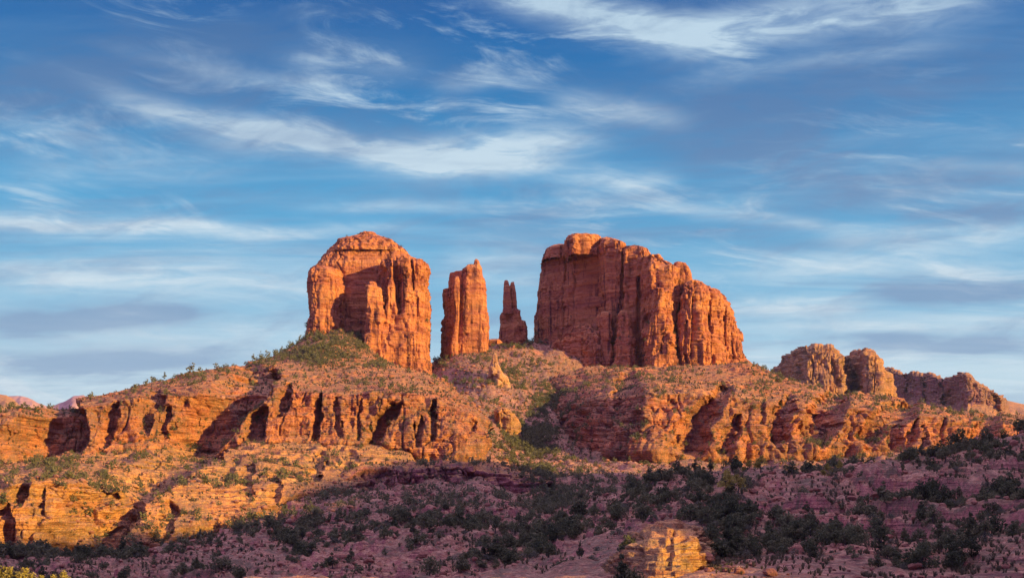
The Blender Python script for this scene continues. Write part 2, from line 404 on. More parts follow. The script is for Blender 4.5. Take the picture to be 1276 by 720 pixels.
# washes and ribs running down the slopes, then broken ledges
rib = fbm(gX / 45 + 0.25 * gYY / 60, gYY / 130, 0 * gX, 4, 40)
gZ = gZ + calm * (rib * 3.6 + fbm(gX / 14, gYY / 20, 0 * gX, 4, 41) * 1.8)
gZ = gZ - calm * 2.2 * crease(gX / 60, gYY / 110, 0 * gX, 0.16, 44)
wz = gZ + fbm(gX / 30, gYY / 30, 0 * gX, 3, 42) * 2.5
per = 4.2
fr = wz / per - np.floor(wz / per)
ledge = (smooth01((fr - 0.84) / 0.14) - fr) * per
lm = smooth01(fbm(gX / 50, gYY / 50, 0 * gX, 3, 43) * 1.2 + 0.45)
gZ = gZ + calm * ledge * 0.9 * lm
wz2 = gZ + fbm(gX / 12, gYY / 12, 0 * gX, 3, 46) * 1.4
fr2 = wz2 / 1.5 - np.floor(wz2 / 1.5)
gZ = gZ + calm * (smooth01((fr2 - 0.80) / 0.17) - fr2) * 1.45 * smooth01(fbm(gX / 25, gYY / 25, 0 * gX, 3, 47) * 1.4 + 0.5)
gZ = gZ + calm * (fbm(gX / 4, gYY / 4, 0 * gX, 4, 45) * 0.7 + np.abs(fbm(gX / 9, gYY / 9, 0 * gX, 3, 48)) * 1.6)
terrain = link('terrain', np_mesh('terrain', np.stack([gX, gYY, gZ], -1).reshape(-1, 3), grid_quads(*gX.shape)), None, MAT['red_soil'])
tag(terrain, kind='structure')
keep_surface(gX, gYY, gZ)
def terrain_z(px, Y):
    i = int(np.clip(np.searchsorted(ys, Y), 1, len(ys) - 1)); j = int(np.clip(np.searchsorted(pxs, px), 1, len(pxs) - 1))
    return float(gZ[i, j])

# wide ground out to the horizon
gv = []; 
for r in (0, 40, 150, 500, 1500, 3500, 6000, 9500):
    for k in range(48):
        a = 2 * math.pi * k / 48
        gv.append((r * math.cos(a), r * math.sin(a), -2.2 if r < 20 else (-9.0 if r < 60 else -24.0)))
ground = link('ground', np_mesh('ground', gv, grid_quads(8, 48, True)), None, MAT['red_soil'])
tag(ground, kind='structure')

# ------------------------------------------------------------------ cliff bands
def poly_infl(PX, PY, pts):
    best = np.zeros_like(PX)
    for (x0, y0, r0), (x1, y1, r1) in zip(pts[:-1], pts[1:]):
        dxx, dyy = x1 - x0, y1 - y0
        t = np.clip(((PX - x0) * dxx + (PY - y0) * dyy) / (dxx * dxx + dyy * dyy + 1e-9), 0, 1)
        ux, uy = PX - x0 - t * dxx, PY - y0 - t * dyy; r = r0 + (r1 - r0) * t
        ux = np.where(ux < 0, ux / 1.7, ux)                    # long ramp on the left, abrupt wall on the right
        uy = np.where((uy < 0), uy / 1.5, uy)
        d = np.hypot(ux, uy)
        best = np.maximum(best, smooth01((1.3 - d / r) / 0.75))
    return best
def cliff_sheet(name, x0, x1, lines, rows, feats, mat, flute=2.0, cracks=2.2, strat=0.8, step=1.5, rough=0.6, seed=0, parent=None, surf=True, bulge=5.0, sc=1.0, sink=45, block=1.0):
    lines = [[(x, y + sink, Y + 12 * sc) for x, y, Y in lines[0]]] + list(lines); rows = [10] + list(rows)   # the foot goes on down under the ground
    px = np.arange(x0, x1 + step, step)
    L = []
    for ln in lines:
        ln = np.array(ln, float)
        L.append((np.interp(px, ln[:, 0], ln[:, 1]), np.interp(px, ln[:, 0], ln[:, 2])))
    PY, YY = [], []
    for k, n in enumerate(rows):
        t = np.linspace(0, 1, n, endpoint=(k == len(rows) - 1))[:, None]
        PY.append(L[k][0] * (1 - t) + L[k + 1][0] * t); YY.append(L[k][1] * (1 - t) + L[k + 1][1] * t)
    PY = np.concatenate(PY); YY = np.concatenate(YY)
    PY = gblur(gblur(PY, 4 if sc < 1.2 else 2, 0), 2.5 if sc < 1.2 else 1.0, 1); YY = gblur(gblur(YY, 4 if sc < 1.2 else 2, 0), 2.5, 1)
    PX = np.broadcast_to(px, PY.shape)
    X, Y, Z = unproj(PX, PY, YY)
    n = grid_normals(X, Y, Z)
    n = np.where((n[..., 1:2] > 0) & (np.abs(n[..., 1:2]) > np.abs(n[..., 2:3])), -n, n)
    n = np.where((n[..., 2:3] < 0) & (np.abs(n[..., 2:3]) >= np.abs(n[..., 1:2])), -n, n)
    steep = smooth01((0.93 - np.abs(n[..., 2])) / 0.35)
    rec = np.zeros_like(X)
    for pts, d in feats:
        wpx = fbm(X / (14 * sc), Y / (14 * sc), Z / (10 * sc), 4, seed + 9) * 4.5
        wpx = wpx + 1.8 * _h(np.floor(X / (4 * sc)).astype(np.int64), np.floor(Z / (4.5 * sc)).astype(np.int64), np.zeros(X.shape, np.int64), seed + 64)
        rec = np.maximum(rec, d * poly_infl(PX + wpx, PY + 0.6 * wpx, pts)) if d > 0 else rec + d * poly_infl(PX + wpx, PY, pts)
    Xs, Ys, Zs = X / sc, Y / sc, Z / sc
    big = np.abs(fbm(Xs / 26, Ys / 26, Zs / 75, 2, seed + 50)) ** 0.8 - 0.35
    mid = np.abs(fbm(Xs / 11, Ys / 11, Zs / 26, 2, seed + 53)) ** 0.8 - 0.35
    disp = steep * (bulge * big + 0.42 * bulge * mid + flute * fbm(Xs / 15, Ys / 15, Zs / 60, 3, seed) + 0.5 * flute * fbm(Xs / 6, Ys / 6, Zs / 22, 3, seed + 5)
                    - cracks * crease(Xs / 13, Ys / 13, Zs / 70, 0.10, seed + 20)
                    - 0.5 * cracks * crease(Xs / 5, Ys / 5, Zs / 18, 0.12, seed + 22))
    zw = Zs + fbm(Xs / 40, Ys / 40, 0 * Xs, 2, seed + 30) * 2.0
    zw = np.clip(zw, -110, 900)
    disp = disp + strat * strata(zw) * (0.25 + 0.75 * steep) + rough * fbm(Xs / 3, Ys / 3, Zs / 2.2, 3, seed + 33)
    disp = disp + (1 - steep) * (fbm(Xs / 10, Ys / 10, Zs / 10, 4, seed + 36) * 1.6 + np.abs(fbm(Xs / 14, Ys / 14, 0 * Zs, 3, seed + 38)) * 2.0)
    zl = Zs + fbm(Xs / 16, Ys / 16, 0 * Xs, 3, seed + 39) * 1.8; fz = zl / 2.6 - np.floor(zl / 2.6)
    terr = (smooth01((fz - 0.82) / 0.16) - fz) * 2.6 * (1 - steep) * smooth01(fbm(Xs / 35, Ys / 35, 0 * Xs, 3, seed + 41) * 1.3 + 0.6)
    j1 = fbm(Xs / 9, Ys / 9, Zs / 30, 2, seed + 60); j2 = fbm(Xs / 5, Ys / 5, Zs / 12, 2, seed + 61)
    zero = np.zeros(X.shape, np.int64)
    c1 = _h(np.floor(Xs / 6.0 + 0.7 * j1).astype(np.int64), np.floor(zw / 5.0 + 0.3 * j1).astype(np.int64), zero, seed + 62)
    c2 = _h(np.floor(Xs / 2.6 + 0.6 * j2).astype(np.int64), np.floor(zw / 2.3 + 0.3 * j2).astype(np.int64), zero, seed + 63)
    brk = smooth01(fbm(Xs / 45, Ys / 45, Zs / 30, 3, seed + 66) * 1.3 + 0.45)
    disp = disp + block * (0.2 + 0.8 * steep) * (1.3 * c1 + 0.8 * c2) * (0.15 + 0.95 * brk)
    disp = disp * sc
    hn = n.copy()
    hn[..., 2] *= 0.5
    X = X + hn[..., 0] * disp; Y = Y + hn[..., 1] * disp + rec * 0.92; Z = Z + hn[..., 2] * disp - rec * 0.10 * (1 - steep) + terr * sc
    me = np_mesh(name, np.stack([X, Y, Z], -1).reshape(-1, 3), grid_quads(*X.shape))
    o = link(name, me, parent, MAT[mat])
    if surf: keep_surface(X, Y, Z)
    return o

# -- upper left cliff band and the slickrock shelf that carries the left butte
A_foot = [(-90,594,700),(0,586,705),(40,580,712),(100,567,722),(180,562,735),(230,560,742),(290,552,750),(400,553,752),(460,558,752),(510,560,750),(560,571,745),(590,560,750),(606,548,765)]
A_low  = [(-90,580,703),(0,572,709),(40,568,717),(100,556,727),(180,550,740),(230,550,747),(290,542,755),(400,543,757),(460,546,756),(510,548,755),(560,556,750),(590,547,757),(606,544,768)]
A_top  = [(-90,528,722),(0,518,728),(60,511,735),(100,507,741),(150,499,750),(190,493,756),(250,488,764),(300,484,770),(350,482,773),(400,490,774),(450,489,774),(500,488,774),(540,494,772),(580,512,770),(596,528,770),(606,540,771)]
A_sh   = [(-90,525,745),(0,516,752),(60,508,765),(100,503,778),(150,494,792),(190,485,804),(250,477,815),(300,472,822),(350,470,826),(400,478,826),(450,477,826),(500,474,830),(540,482,828),(575,500,815),(595,520,795),(606,538,778)]
A_mid  = [(-90,524,765),(0,514.5,775),(50,506,790),(110,498,810),(150,489,830),(200,476,860),(240,466,890),(300,458,930),(350,454,950),(400,450,960),(450,452,970),(500,462,960),(535,470,945),(560,485,900),(590,512,825),(606,537,785)]
A_crest= [(-90,523,780),(0,513,790),(50,505,805),(110,497,835),(150,488,860),(200,474.5,900),(240,464,950),(300,455,1010),(340,444,1050),(365,431,1075),(390,416,1095),(420,409,1105),(440,413,1110),(470,440,1100),(500,458,1085),(535,466,1070),(560,478,980),(590,508,860),(606,536,790)]
A_back = [(x, y + 14, Y + 60) for x, y, Y in A_crest]
A_down = [(x, y + 130, Y + 150) for x, y, Y in A_crest]
A_feat = [([(86,514,12),(74,540,28),(56,572,34)], 36), ([(146,508,5),(136,530,6),(130,552,6)], 10), ([(197,497,7),(186,510,9),(178,532,8)], 13),
          ([(207,508,3.5),(202,550,4)], 6), ([(338,470,8),(314,488,20),(288,507,19),(262,535,22),(246,556,22)], 30),
          ([(363,484,2.5),(356,500,6),(347,518,4)], 10), ([(330,512,3),(322,526,9),(318,556,10)], 14), ([(401,494,1.5),(398,506,4.4),(393,545,4.4)], 14), ([(420,498,1.2),(423,515,2.6),(426,545,2)], 6),
          ([(451,500,1),(448,520,2.2),(443,545,1.5)], 5), ([(500,505,2),(490,514,6),(477,527,6),(469,542,5),(464,560,7)], 14), ([(526,520,.8),(523,532,2.2),(520,552,2.4)], 6),
          ([(542,502,1),(540,515,3.4),(538,545,2.2)], 10), ([(591,528,3),(588,538,3.5)], 7), ([(230,505,6),(222,530,5)], 5), ([(70,545,3),(68,560,3)], 4)]
A = cliff_sheet('sandstone_cliff', -90, 606, [A_foot, A_low, A_top, A_sh, A_mid, A_crest, A_back, A_down], [18, 116, 40, 46, 52, 12, 10], A_feat, 'cliff_sandstone', seed=100, strat=0.8, flute=2.0, step=1.15, bulge=6, block=0.8, cracks=3.0)
tag(A, 'long orange sandstone cliff with dark alcoves under the left butte', 'cliff')

# -- lower left benches and broken cliffs
B_foot = [(-90,700,520),(0,690,530),(60,684,535),(130,694,545),(200,676,560),(240,664,575),(300,656,590),(330,648,600),(372,618,625),(440,608,655),(480,592,680),(510,590,700),(545,625,705)]
B_low  = [(-90,684,523),(0,674,533),(60,670,538),(130,682,549),(200,664,564),(240,650,580),(300,640,596),(330,630,606),(372,611,631),(440,602,660),(480,588,684),(510,587,702),(545,622,707)]
B_top  = [(-90,610,535),(0,606,545),(40,597,552),(100,600,562),(150,618,575),(200,612,592),(240,602,605),(300,612,612),(330,605,622),(372,594,648),(440,584,675),(480,580,692),(510,585,706),(545,620,710)]
B_t2   = [(-90,604,570),(0,600,585),(40,592,595),(100,592,605),(150,604,610),(200,596,625),(240,592,635),(300,600,640),(330,594,648),(372,588,664),(440,580,690),(480,577,700),(510,583,712),(545,615,716)]
B_t3   = [(-90,600,590),(0,597,605),(40,588,620),(100,586,630),(150,592,640),(200,582,650),(240,576,658),(300,580,664),(330,577,668),(372,577,676),(440,578,694),(480,576,706),(510,580,716),(545,610,720)]
B_end  = [(-90,590,720),(0,580,730),(40,574,735),(100,560,745),(180,555,755),(230,553,760),(290,546,768),(400,548,768),(460,552,766),(510,562,764),(545,600,765)]
B_und  = [(x, y + 40, Y + 30) for x, y, Y in B_end]
B_feat = [([(292,546,9),(244,566,14),(200,592,17),(150,628,20),(130,662,22),(118,694,22)], 32), ([(116,616,10),(104,650,22),(96,690,26)], 28), ([(32,600,6),(22,628,8)], 10),
          ([(76,640,5),(72,675,5)], 8), ([(234,578,4),(226,602,4)], 6), ([(291,574,4),(286,600,4)], 6), ([(312,582,5),(306,612,6)], 8), ([(402,572,6),(390,592,5)], 8), ([(52,610,3),(46,640,3)], 5),
          ([(172,620,2.5),(168,655,3)], 4), ([(345,590,4),(338,640,6)], 6), ([(438,568,5),(432,588,5)], 6), ([(214,640,8),(206,668,10)], 8), ([(5,640,7),(10,680,8)], 7)]
B = cliff_sheet('sandstone_ledge', -90, 545, [B_foot, B_low, B_top, B_t2, B_t3, B_end, B_und], [16, 106, 30, 42, 80, 8], B_feat, 'ledge_sandstone', seed=200, strat=1.3, flute=2.2, cracks=3.4, rough=0.8, step=1.15, bulge=7, block=1.1)
tag(B, 'broken tan and red lower ledge split by a dark diagonal gully', 'cliff')

# -- small red cliff band in the middle of the shaded scree
M_foot = [(425,606,655),(470,606,665),(540,606,668),(600,605,675),(650,604,690),(690,602,700)]
M_top  = [(425,596,660),(455,580,669),(500,582,671),(540,578,673),(575,577,675),(600,584,680),(640,590,695),(690,598,705)]
M_end  = [(425,590,690),(470,578,720),(540,572,730),(600,572,740),(650,582,740),(690,592,740)]
M_und  = [(x, y + 40, Y + 20) for x, y, Y in M_end]
M_feat = [([(486,582,2.5),(486,606,3)], 5), ([(508,584,4),(508,606,4)], 6), ([(548,580,4),(556,606,5)], 6), ([(578,582,2.5),(578,604,2.5)], 4), ([(595,585,2),(595,604,2)], 3), ([(532,584,2),(532,604,2)], 3)]
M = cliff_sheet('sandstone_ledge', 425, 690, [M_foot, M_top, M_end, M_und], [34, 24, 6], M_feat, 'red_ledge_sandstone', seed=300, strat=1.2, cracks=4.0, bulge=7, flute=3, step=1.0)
tag(M, 'low broken red ledge crossing the shaded scree below the central gully', 'cliff')

# -- right cliff band and shelf below the right butte
E_foot = [(676,538,1010),(700,550,965),(730,558,915),(760,562,878),(800,561,855),(820,560,850),(870,560,862),(900,562,868),(960,558,878),(1000,562,880),(1050,558,885),(1100,562,890),(1150,562,890),(1200,556,900),(1276,548,910),(1400,545,930)]
E_low  = [(676,531,1016),(700,541,972),(730,547,922),(760,549,886),(800,547,862),(820,546,858),(870,550,866),(900,553,872),(960,549,882),(1000,553,884),(1050,548,889),(1100,552,894),(1150,552,894),(1200,546,904),(1276,540,914),(1400,537,934)]
E_top  = [(676,520,1045),(700,512,1003),(735,499,950),(770,494,908),(810,486,885),(860,487,888),(900,492,893),(960,501,900),(1000,503,902),(1050,505,906),(1100,512,910),(1150,517,912),(1200,522,920),(1276,527,930),(1400,527,950)]
E_sh   = [(676,512,1062),(700,502,1028),(735,489,985),(770,484,950),(810,478,930),(860,479,935),(900,482,940),(960,490,950),(1000,494,950),(1050,497,952),(1100,503,955),(1150,511,955),(1200,517,960),(1276,522,965),(1400,523,980)]
E_mid  = [(676,500,1080),(700,488,1062),(735,477,1048),(770,473,1032),(810,470,1020),(860,471,1020),(900,472,1020),(930,474,1020),(970,480,1015),(1000,484,1010),(1050,491,1000),(1100,497,1000),(1150,507,1000),(1200,514,1000),(1276,519,1000),(1400,520,1010)]
E_crest= [(676,480,1080),(700,465,1090),(735,455,1100),(770,455,1100),(810,455,1095),(860,455,1095),(900,452,1095),(931,449,1085),(945,454,1075),(958,460,1065),(972,468,1055),(1000,478,1045),(1040,486,1040),(1085,491,1035),(1122,496,1030),(1160,507,1025),(1200,513,1025),(1240,517,1025),(1276,518,1025),(1400,519,1030)]
E_back = [(x, y + 12, Y + 60) for x, y, Y in E_crest]
E_down = [(x, y + 110, Y + 150) for x, y, Y in E_crest]
E_feat = [([(906,490,7),(890,506,9),(872,530,13),(866,553,14)], 20), ([(920,516,1.5),(914,532,5.5),(905,560,7)], 11), ([(987,500,5),(978,520,9),(975,548,8)], 15), ([(950,500,2.5),(951,530,2.5)], 4),
          ([(1046,497,12),(1036,515,16),(1020,542,13)], 22), ([(1136,512,9),(1110,521,11),(1088,542,11)], 18), ([(1122,530,6),(1120,552,8)], 13), ([(1146,522,1),(1142,535,3),(1136,556,3.5)], 8), ([(1153,530,.8),(1151,556,2.5)], 5),
          ([(1176,522,.8),(1173,550,2.5)], 5), ([(1238,521,9),(1232,545,12)], 13), ([(786,482,12),(788,520,14)], 14), ([(720,520,8),(712,545,10)], 8), ([(840,500,3),(846,525,3)], 5), ([(1062,545,3),(1064,520,3)], 3)]
E = cliff_sheet('sandstone_cliff', 676, 1400, [E_foot, E_low, E_top, E_sh, E_mid, E_crest, E_back, E_down], [18, 92, 38, 44, 52, 12, 10], E_feat, 'cliff_sandstone', seed=400, strat=1.2, flute=2.0, step=1.15, bulge=6.5, block=0.85, cracks=3.2)
tag(E, 'long orange cliff band with slanting shadows under the right butte', 'cliff')

# ------------------------------------------------------------------ lofted rock columns
def column(name, rows, yf, depth, mat, parent=None, e=0.5, skew=0.0, flute=1.2, fscale=7.0, cracks=2.0, strat=0.45, rough=0.4, seed=0, step=0.7, lean=0.0, bev=1.0, grooves=()):
    rows = np.array(sorted(rows), float)
    py = np.arange(rows[0, 0], rows[-1, 0] + step, step)
    Lp, Rp = np.interp(py, rows[:, 0], rows[:, 1]), np.interp(py, rows[:, 0], rows[:, 2])
    yc = yf + depth * 0.5
    amax = (Rp - Lp).max() / 2
    nth = int(np.clip(amax * 7, 90, 420))
    th = np.linspace(0, 2 * np.pi, nth, endpoint=False) + 0.003
    PYs, TH = np.meshgrid(py, th, indexing='ij')
    L2, R2 = Lp[:, None], Rp[:, None]
    c_, a_ = (L2 + R2) / 2, (R2 - L2) / 2
    co, si = np.cos(TH), np.sin(TH)
    sc = np.sign(co) * np.abs(co) ** e; ss = np.sign(si) * np.abs(si) ** e
    tp = np.clip(a_ / amax, 0.04, 1) ** 0.6
    edge = smooth01((PYs - rows[0, 0]) / (4.0 * bev) + 0.25)
    b_ = depth / 2 * tp * edge
    down = (PYs - rows[0, 0]) / F * yc
    Ypre = yc + b_ * ss
    PXX = c_ + a_ * sc
    X = (PXX - CX) / F * yc
    Xc = (c_ - CX) / F * yc
    Y = Ypre + skew * (X - (amax * 0 + (np.mean(Lp + Rp) / 2 - CX) / F * yc)) - lean * down
    zref = yf + depth * 0.15
    Z = (HZ - PYs) / F * zref + 0 * X
    nx, ny = co, si
    nx2 = nx - skew * ny; nn = np.sqrt(nx2 ** 2 + ny ** 2) + 1e-6
    nx, ny = nx2 / nn, ny / nn
    small = np.clip(a_ / F * yc / 6.0, 0.15, 1)
    disp = (flute * 1.9 * (np.abs(fbm(X / (fscale * 1.3), Y / (fscale * 1.3), Z / (fscale * 7), 2, seed + 17)) ** 0.8 - 0.3) + 0.7 * flute * fbm(X / fscale, Y / fscale, Z / (fscale * 5), 3, seed) + 0.45 * flute * fbm(X / 2.6, Y / 2.6, Z / 9, 3, seed + 3)
            - cracks * crease(X / (fscale * 1.1), Y / (fscale * 1.1), Z / 60, 0.09, seed + 7)
            - 0.5 * cracks * crease(X / 3.2, Y / 3.2, Z / 14, 0.10, seed + 8))
    zw = Z + fbm(X / 40, Y / 40, 0 * X, 2, 330) * 1.5
    blk = strata(zw) * (0.25 + 0.75 * smooth01(fbm(X / 18, Y / 18, Z / 12, 2, seed + 19) + 0.4))
    cell = _h(np.floor(X / 4.5 + 0.5 * fbm(X / 6, Y / 6, Z / 40, 2, seed + 23)).astype(np.int64), np.floor(zw / 9.0 + 0.25 * fbm(X / 5, Y / 5, Z / 9, 2, seed + 24)).astype(np.int64), np.zeros(X.shape, np.int64), seed + 25)
    cell2 = _h(np.floor(X / 2.0 + 0.5 * fbm(X / 3, Y / 3, Z / 20, 2, seed + 33)).astype(np.int64), np.floor(zw / 4.0).astype(np.int64), np.zeros(X.shape, np.int64), seed + 35)
    disp = disp + strat * blk + 0.85 * flute * cell + 0.4 * flute * cell2 + rough * fbm(X / 1.6, Y / 1.6, Z / 1.2, 3, seed + 11)
    disp = disp * small * (0.35 + 0.65 * edge)
    if grooves:
        front = smooth01((-ny + 0.1) / 0.4); wq = fbm(X / 5, Y / 5, Z / 9, 3, seed + 27) * 1.3
        PXQ, PYQ = X / Y * F + CX + wq, HZ - Z / Y * F + wq
        rec = np.zeros_like(X)
        for pts, d in grooves: rec = np.maximum(rec, d * poly_infl(PXQ, PYQ, pts))
        Y = Y + rec * front
    X = X + nx * disp; Y = Y + ny * disp; Z = Z + 0.35 * fbm(X / 3, Y / 3, Z / 3, 3, seed + 14) * small
    if name in ('summit_cap', 'buttress', 'cliff_wall'): keep_surface(X, Y, Z)
    V = np.stack([X, Y, Z], -1).reshape(-1, 3)
    Q = grid_quads(len(py), nth, True)
    top = len(V); cen = V[:nth].mean(0) + np.array([0, 0, 0.2])
    V = np.vstack([V, cen])
    j = np.arange(nth)
    Tq = np.stack([np.full(nth, top), j, (j + 1) % nth, np.full(nth, top)], -1)
    me = bpy.data.meshes.new(name)
    faces_v = np.concatenate([Q.ravel(), Tq[:, :3].ravel()]).astype(np.int32)
    ls = np.concatenate([np.arange(len(Q)) * 4, len(Q) * 4 + np.arange(nth) * 3]).astype(np.int32)
    me.vertices.add(len(V)); me.vertices.foreach_set('co', V.astype(np.float32).ravel())
    me.loops.add(len(faces_v)); me.loops.foreach_set('vertex_index', faces_v)
    me.polygons.add(len(ls)); me.polygons.foreach_set('loop_start', ls)
    me.polygons.foreach_set('use_smooth', np.ones(len(ls), bool))
    me.update(calc_edges=True); me.validate()
    return link(name, me, parent, MAT[mat])

# left butte
LB = empty('sandstone_butte'); tag(LB, 'domed orange butte with a tall dark alcove in its front', 'butte')
bs = 'butte_sandstone'
column('cliff_wall', [(302,417,502),(308,412,505),(314,407,511),(320,402,522),(326,398,530),(331,393,534),(338,390,532),(350,389,528),(364,389,532),(400,388,531),(440,386,531),(480,384,534)], 1122, 70, bs, LB, e=0.5, flute=0.9, strat=0.35, seed=1)
column('summit_cap', [(282.5,458,463),(285,451,468),(289,446,473),(291.5,438,477),(295,425,487),(299,421,494),(303,416,500),(309,413,506),(313,412,508)], 1126, 60, bs, LB, e=0.7, flute=0.8, strat=1.4, cracks=.8, rough=0.8, seed=21)
column('buttress', [(327,394,402),(330,391,414),(335,388,424),(340,387.5,428),(348,387,430),(360,387.5,430),(372,388,431),(385,388,429),(404,386,428),(420,383,428),(450,380,430)], 1100, 60, bs, LB, e=0.6, flute=1.0, strat=0.7, seed=31, skew=0.12)
column('buttress', [(319.5,484,492),(321.5,480,528),(326,478,534),(331,477,536),(340,476,532),(350,476,529),(357,475,531),(364,475,533),(378,474,533.5),(386,474,534),(400,472,532),(414,470,532),(430,468,532),(449,466,534),(460,465,537),(470,464,541),(478,462,545)], 1086, 80, bs, LB, e=0.5, flute=1.5, cracks=2.4, strat=0.4, seed=41,
       grooves=[([(492,318,1.2),(494,345,3),(497,370,2.6),(500,402,.8)], 10), ([(477,338,4),(480,372,3.2),(476,412,1)], 8), ([(512,322,1),(514,340,2),(516,362,.6)], 5), ([(508,415,1.3),(507,440,1.5)], 4), ([(487,420,1.3),(486,447,1.5)], 4), ([(520,372,1.2),(521,392,1.2)], 3)])
column('pinnacle', [(347,463,466),(350,460.5,469),(354,459.5,470),(357,458.5,474),(372,458.5,476),(390,460,478),(410,461,479),(450,460,480)], 1083, 40, bs, LB, e=0.42, flute=1.6, cracks=2.2, seed=53, skew=0.1)
column('plinth', [(411,470,522),(414,464,531),(424,463,532),(446,464,534),(458,464,536.5),(466,463,541),(480,462,547)], 1083, 60, bs, LB, e=0.55, flute=1.0, cracks=1.8, strat=0.4, seed=61)

# middle spire
MS = empty('rock_spire'); tag(MS, 'broad orange rock spire with a knob on its top', 'rock spire')
column('rock_face', [(326,585,597),(329,582,598.5),(334,578,600),(340,577,601),(345,576.5,603),(357,576,606),(384,574,607),(392,573,608.3),(419,571,608),(432,569,607),(475,564,609)], 1135, 34, bs, MS, e=0.42, flute=0.6, cracks=1.0, strat=0.35, seed=71)
column('summit_knob', [(322,592.5,594.5),(324,591,596.5),(328,590,598),(333,588,599)], 1142, 8, bs, MS, e=0.9, flute=0.4, seed=73)
column('rock_slab', [(336,566,581),(338,561,582),(345,559,582),(356,558.5,582),(388,557.5,582),(432,556,582),(475,555,584)], 1152, 40, bs, MS, e=0.5, skew=-1.0, flute=0.7, seed=75)
column('rock_slab', [(356.5,554,560),(360,553,566),(388,553.3,567),(399,550.8,568),(475,550.5,568)], 1168, 30, bs, MS, e=0.55, skew=-1.0, seed=77)
column('pinnacle', [(343,568,571.5),(348,566,573),(360,564,573),(372,565,573),(390,567,572.5),(410,565,571),(432,561,571),(475,559,572)], 1131, 16, bs, MS, e=0.6, flute=0.6, seed=79)
# slim spire
SS = empty('rock_spire'); tag(SS, 'slim purple twin-pointed rock spire left of the large right butte', 'rock spire')
rs = 'red_ledge_sandstone'
column('rock_base', [(383,627.5,643),(386,627,647),(389,624,648),(398,623.6,648.6),(401,623.5,655),(407,621,656.7),(419,621.5,657),(430,620,659),(470,619,662)], 1245, 22, bs, SS, e=0.6, skew=-0.75, flute=0.7, seed=81)
column('pinnacle', [(348.6,628.8,632.3),(351,627.8,633.8),(358,627.5,635.4),(366,627.3,636.4),(390,626.5,638)], 1246, 6, bs, SS, e=0.7, flute=0.3, skew=-0.3, seed=83)
column('pinnacle', [(350.8,636.8,640.6),(354,635.6,641.2),(359,634.8,642),(366,634,643.2),(390,633,645)], 1249, 7, bs, SS, e=0.7, flute=0.3, skew=-0.7, seed=85)
# low wall between the spires
LW = column('rock_outcrop', [(421,612,622),(424,606,624),(432,604,626),(460,600,630)], 1210, 20, bs, None, e=0.6, seed=87)
tag(LW, 'low ledgy outcrop on the skyline between the two spires', 'rock')

# right butte
RB = empty('sandstone_butte'); tag(RB, 'largest butte with a purple shaded left wall and orange fluted right side', 'butte')
column('cliff_wall', [(311,679,770),(314,678,790),(322,677,800),(344,673.5,806),(369,670.5,808),(404,669,810),(408,667,812),(430,666,815),(490,660,820)], 1205, 70, bs, RB, e=0.4, skew=-0.93, flute=1.0, cracks=2.0, strat=0.4, seed=91, grooves=[([(736,330,1),(734,400,1.5)], 3), ([(748,340,1.5),(747,440,2.5)], 7), ([(704,325,.8),(702,420,.8)], 2.5), ([(718,318,.8),(716,365,.8)], 2.5)])
column('summit_cap', [(289,717,728),(291,710,733),(293,706.5,745),(300,705.5,748),(308,705.5,748),(313,706,748),(318,708,746)], 1192, 50, bs, RB, e=0.45, skew=0.05, flute=1.0, cracks=2.0, strat=0.9, seed=93, bev=.5)
column('summit_cap', [(301.5,693,699),(304,688,702),(309,679.5,706),(316,678,707),(322,677,707)], 1232, 50, bs, RB, e=0.5, skew=-0.4, flute=1.0, strat=0.9, seed=95, bev=.5)
column('buttress', [(291,747,752),(293.5,745,758),(298,744,766),(304,744,774),(320,746,774),(345,748,774),(380,750,776),(430,752,778),(480,750,780)], 1180, 60, bs, RB, e=0.5, skew=-0.55, flute=1.1, cracks=2.0, seed=97)
column('buttress', [(303,768,780),(306,764,794),(309,762,801),(312,760,806),(318,760,808),(345,762,806),(400,764,808),(480,760,812)], 1168, 60, bs, RB, e=0.5, skew=-0.45, flute=1.2, cracks=2.2, seed=99, grooves=[([(778,305,1),(776,345,2),(774,470,3)], 8), ([(797,345,1.5),(796,470,3)], 8), ([(785,312,1),(784,380,1)], 3)])
column('buttress', [(386,748,757),(392,746,760),(420,745,761),(450,744,762),(480,742,764)], 1166, 26, bs, RB, e=0.5, skew=-0.6, seed=101)
column('buttress', [(384,774,781),(390,771,784),(412,769,785),(425,768,786),(450,765,787),(482,762,789)], 1154, 30, bs, RB, e=0.5, skew=-0.2, seed=103)
column('buttress', [(312,808,817),(315,806,821),(320,805.5,823),(327,804,832),(332,803,836),(345,803,839),(360,804,840),(400,804,840),(440,802,841),(475,798,845)], 1140, 70, bs, RB, e=0.45, skew=0.0, flute=1.6, cracks=2.6, seed=105)
column('buttress', [(356,816,826),(360,813,833),(380,812,834),(410,808,835),(450,806,838),(478,802,842)], 1128, 34, bs, RB, e=0.5, flute=2.0, cracks=2.4, seed=106)
column('pinnacle', [(323.8,843,847.5),(326,841,853),(331,839.2,857),(336,838.6,859.5),(343,838,862),(350,838,864),(375,838,866)], 1160, 22, bs, RB, e=0.75, flute=0.8, seed=107)
column('cliff_wall', [(344,836,864),(347,836,870),(351,836,877),(358,836,887),(364,836,897),(375,836,904),(388,836,911),(404,836,915),(416,836,919),(436,836,922.5),(445,836,925),(456,836,931),(464,836,938),(484,836,952)], 1168, 70, bs, RB, e=0.5, flute=1.2, strat=0.7, seed=109, grooves=[([(884,372,1),(886,470,2)], 5), ([(908,395,1),(912,470,2)], 5)])
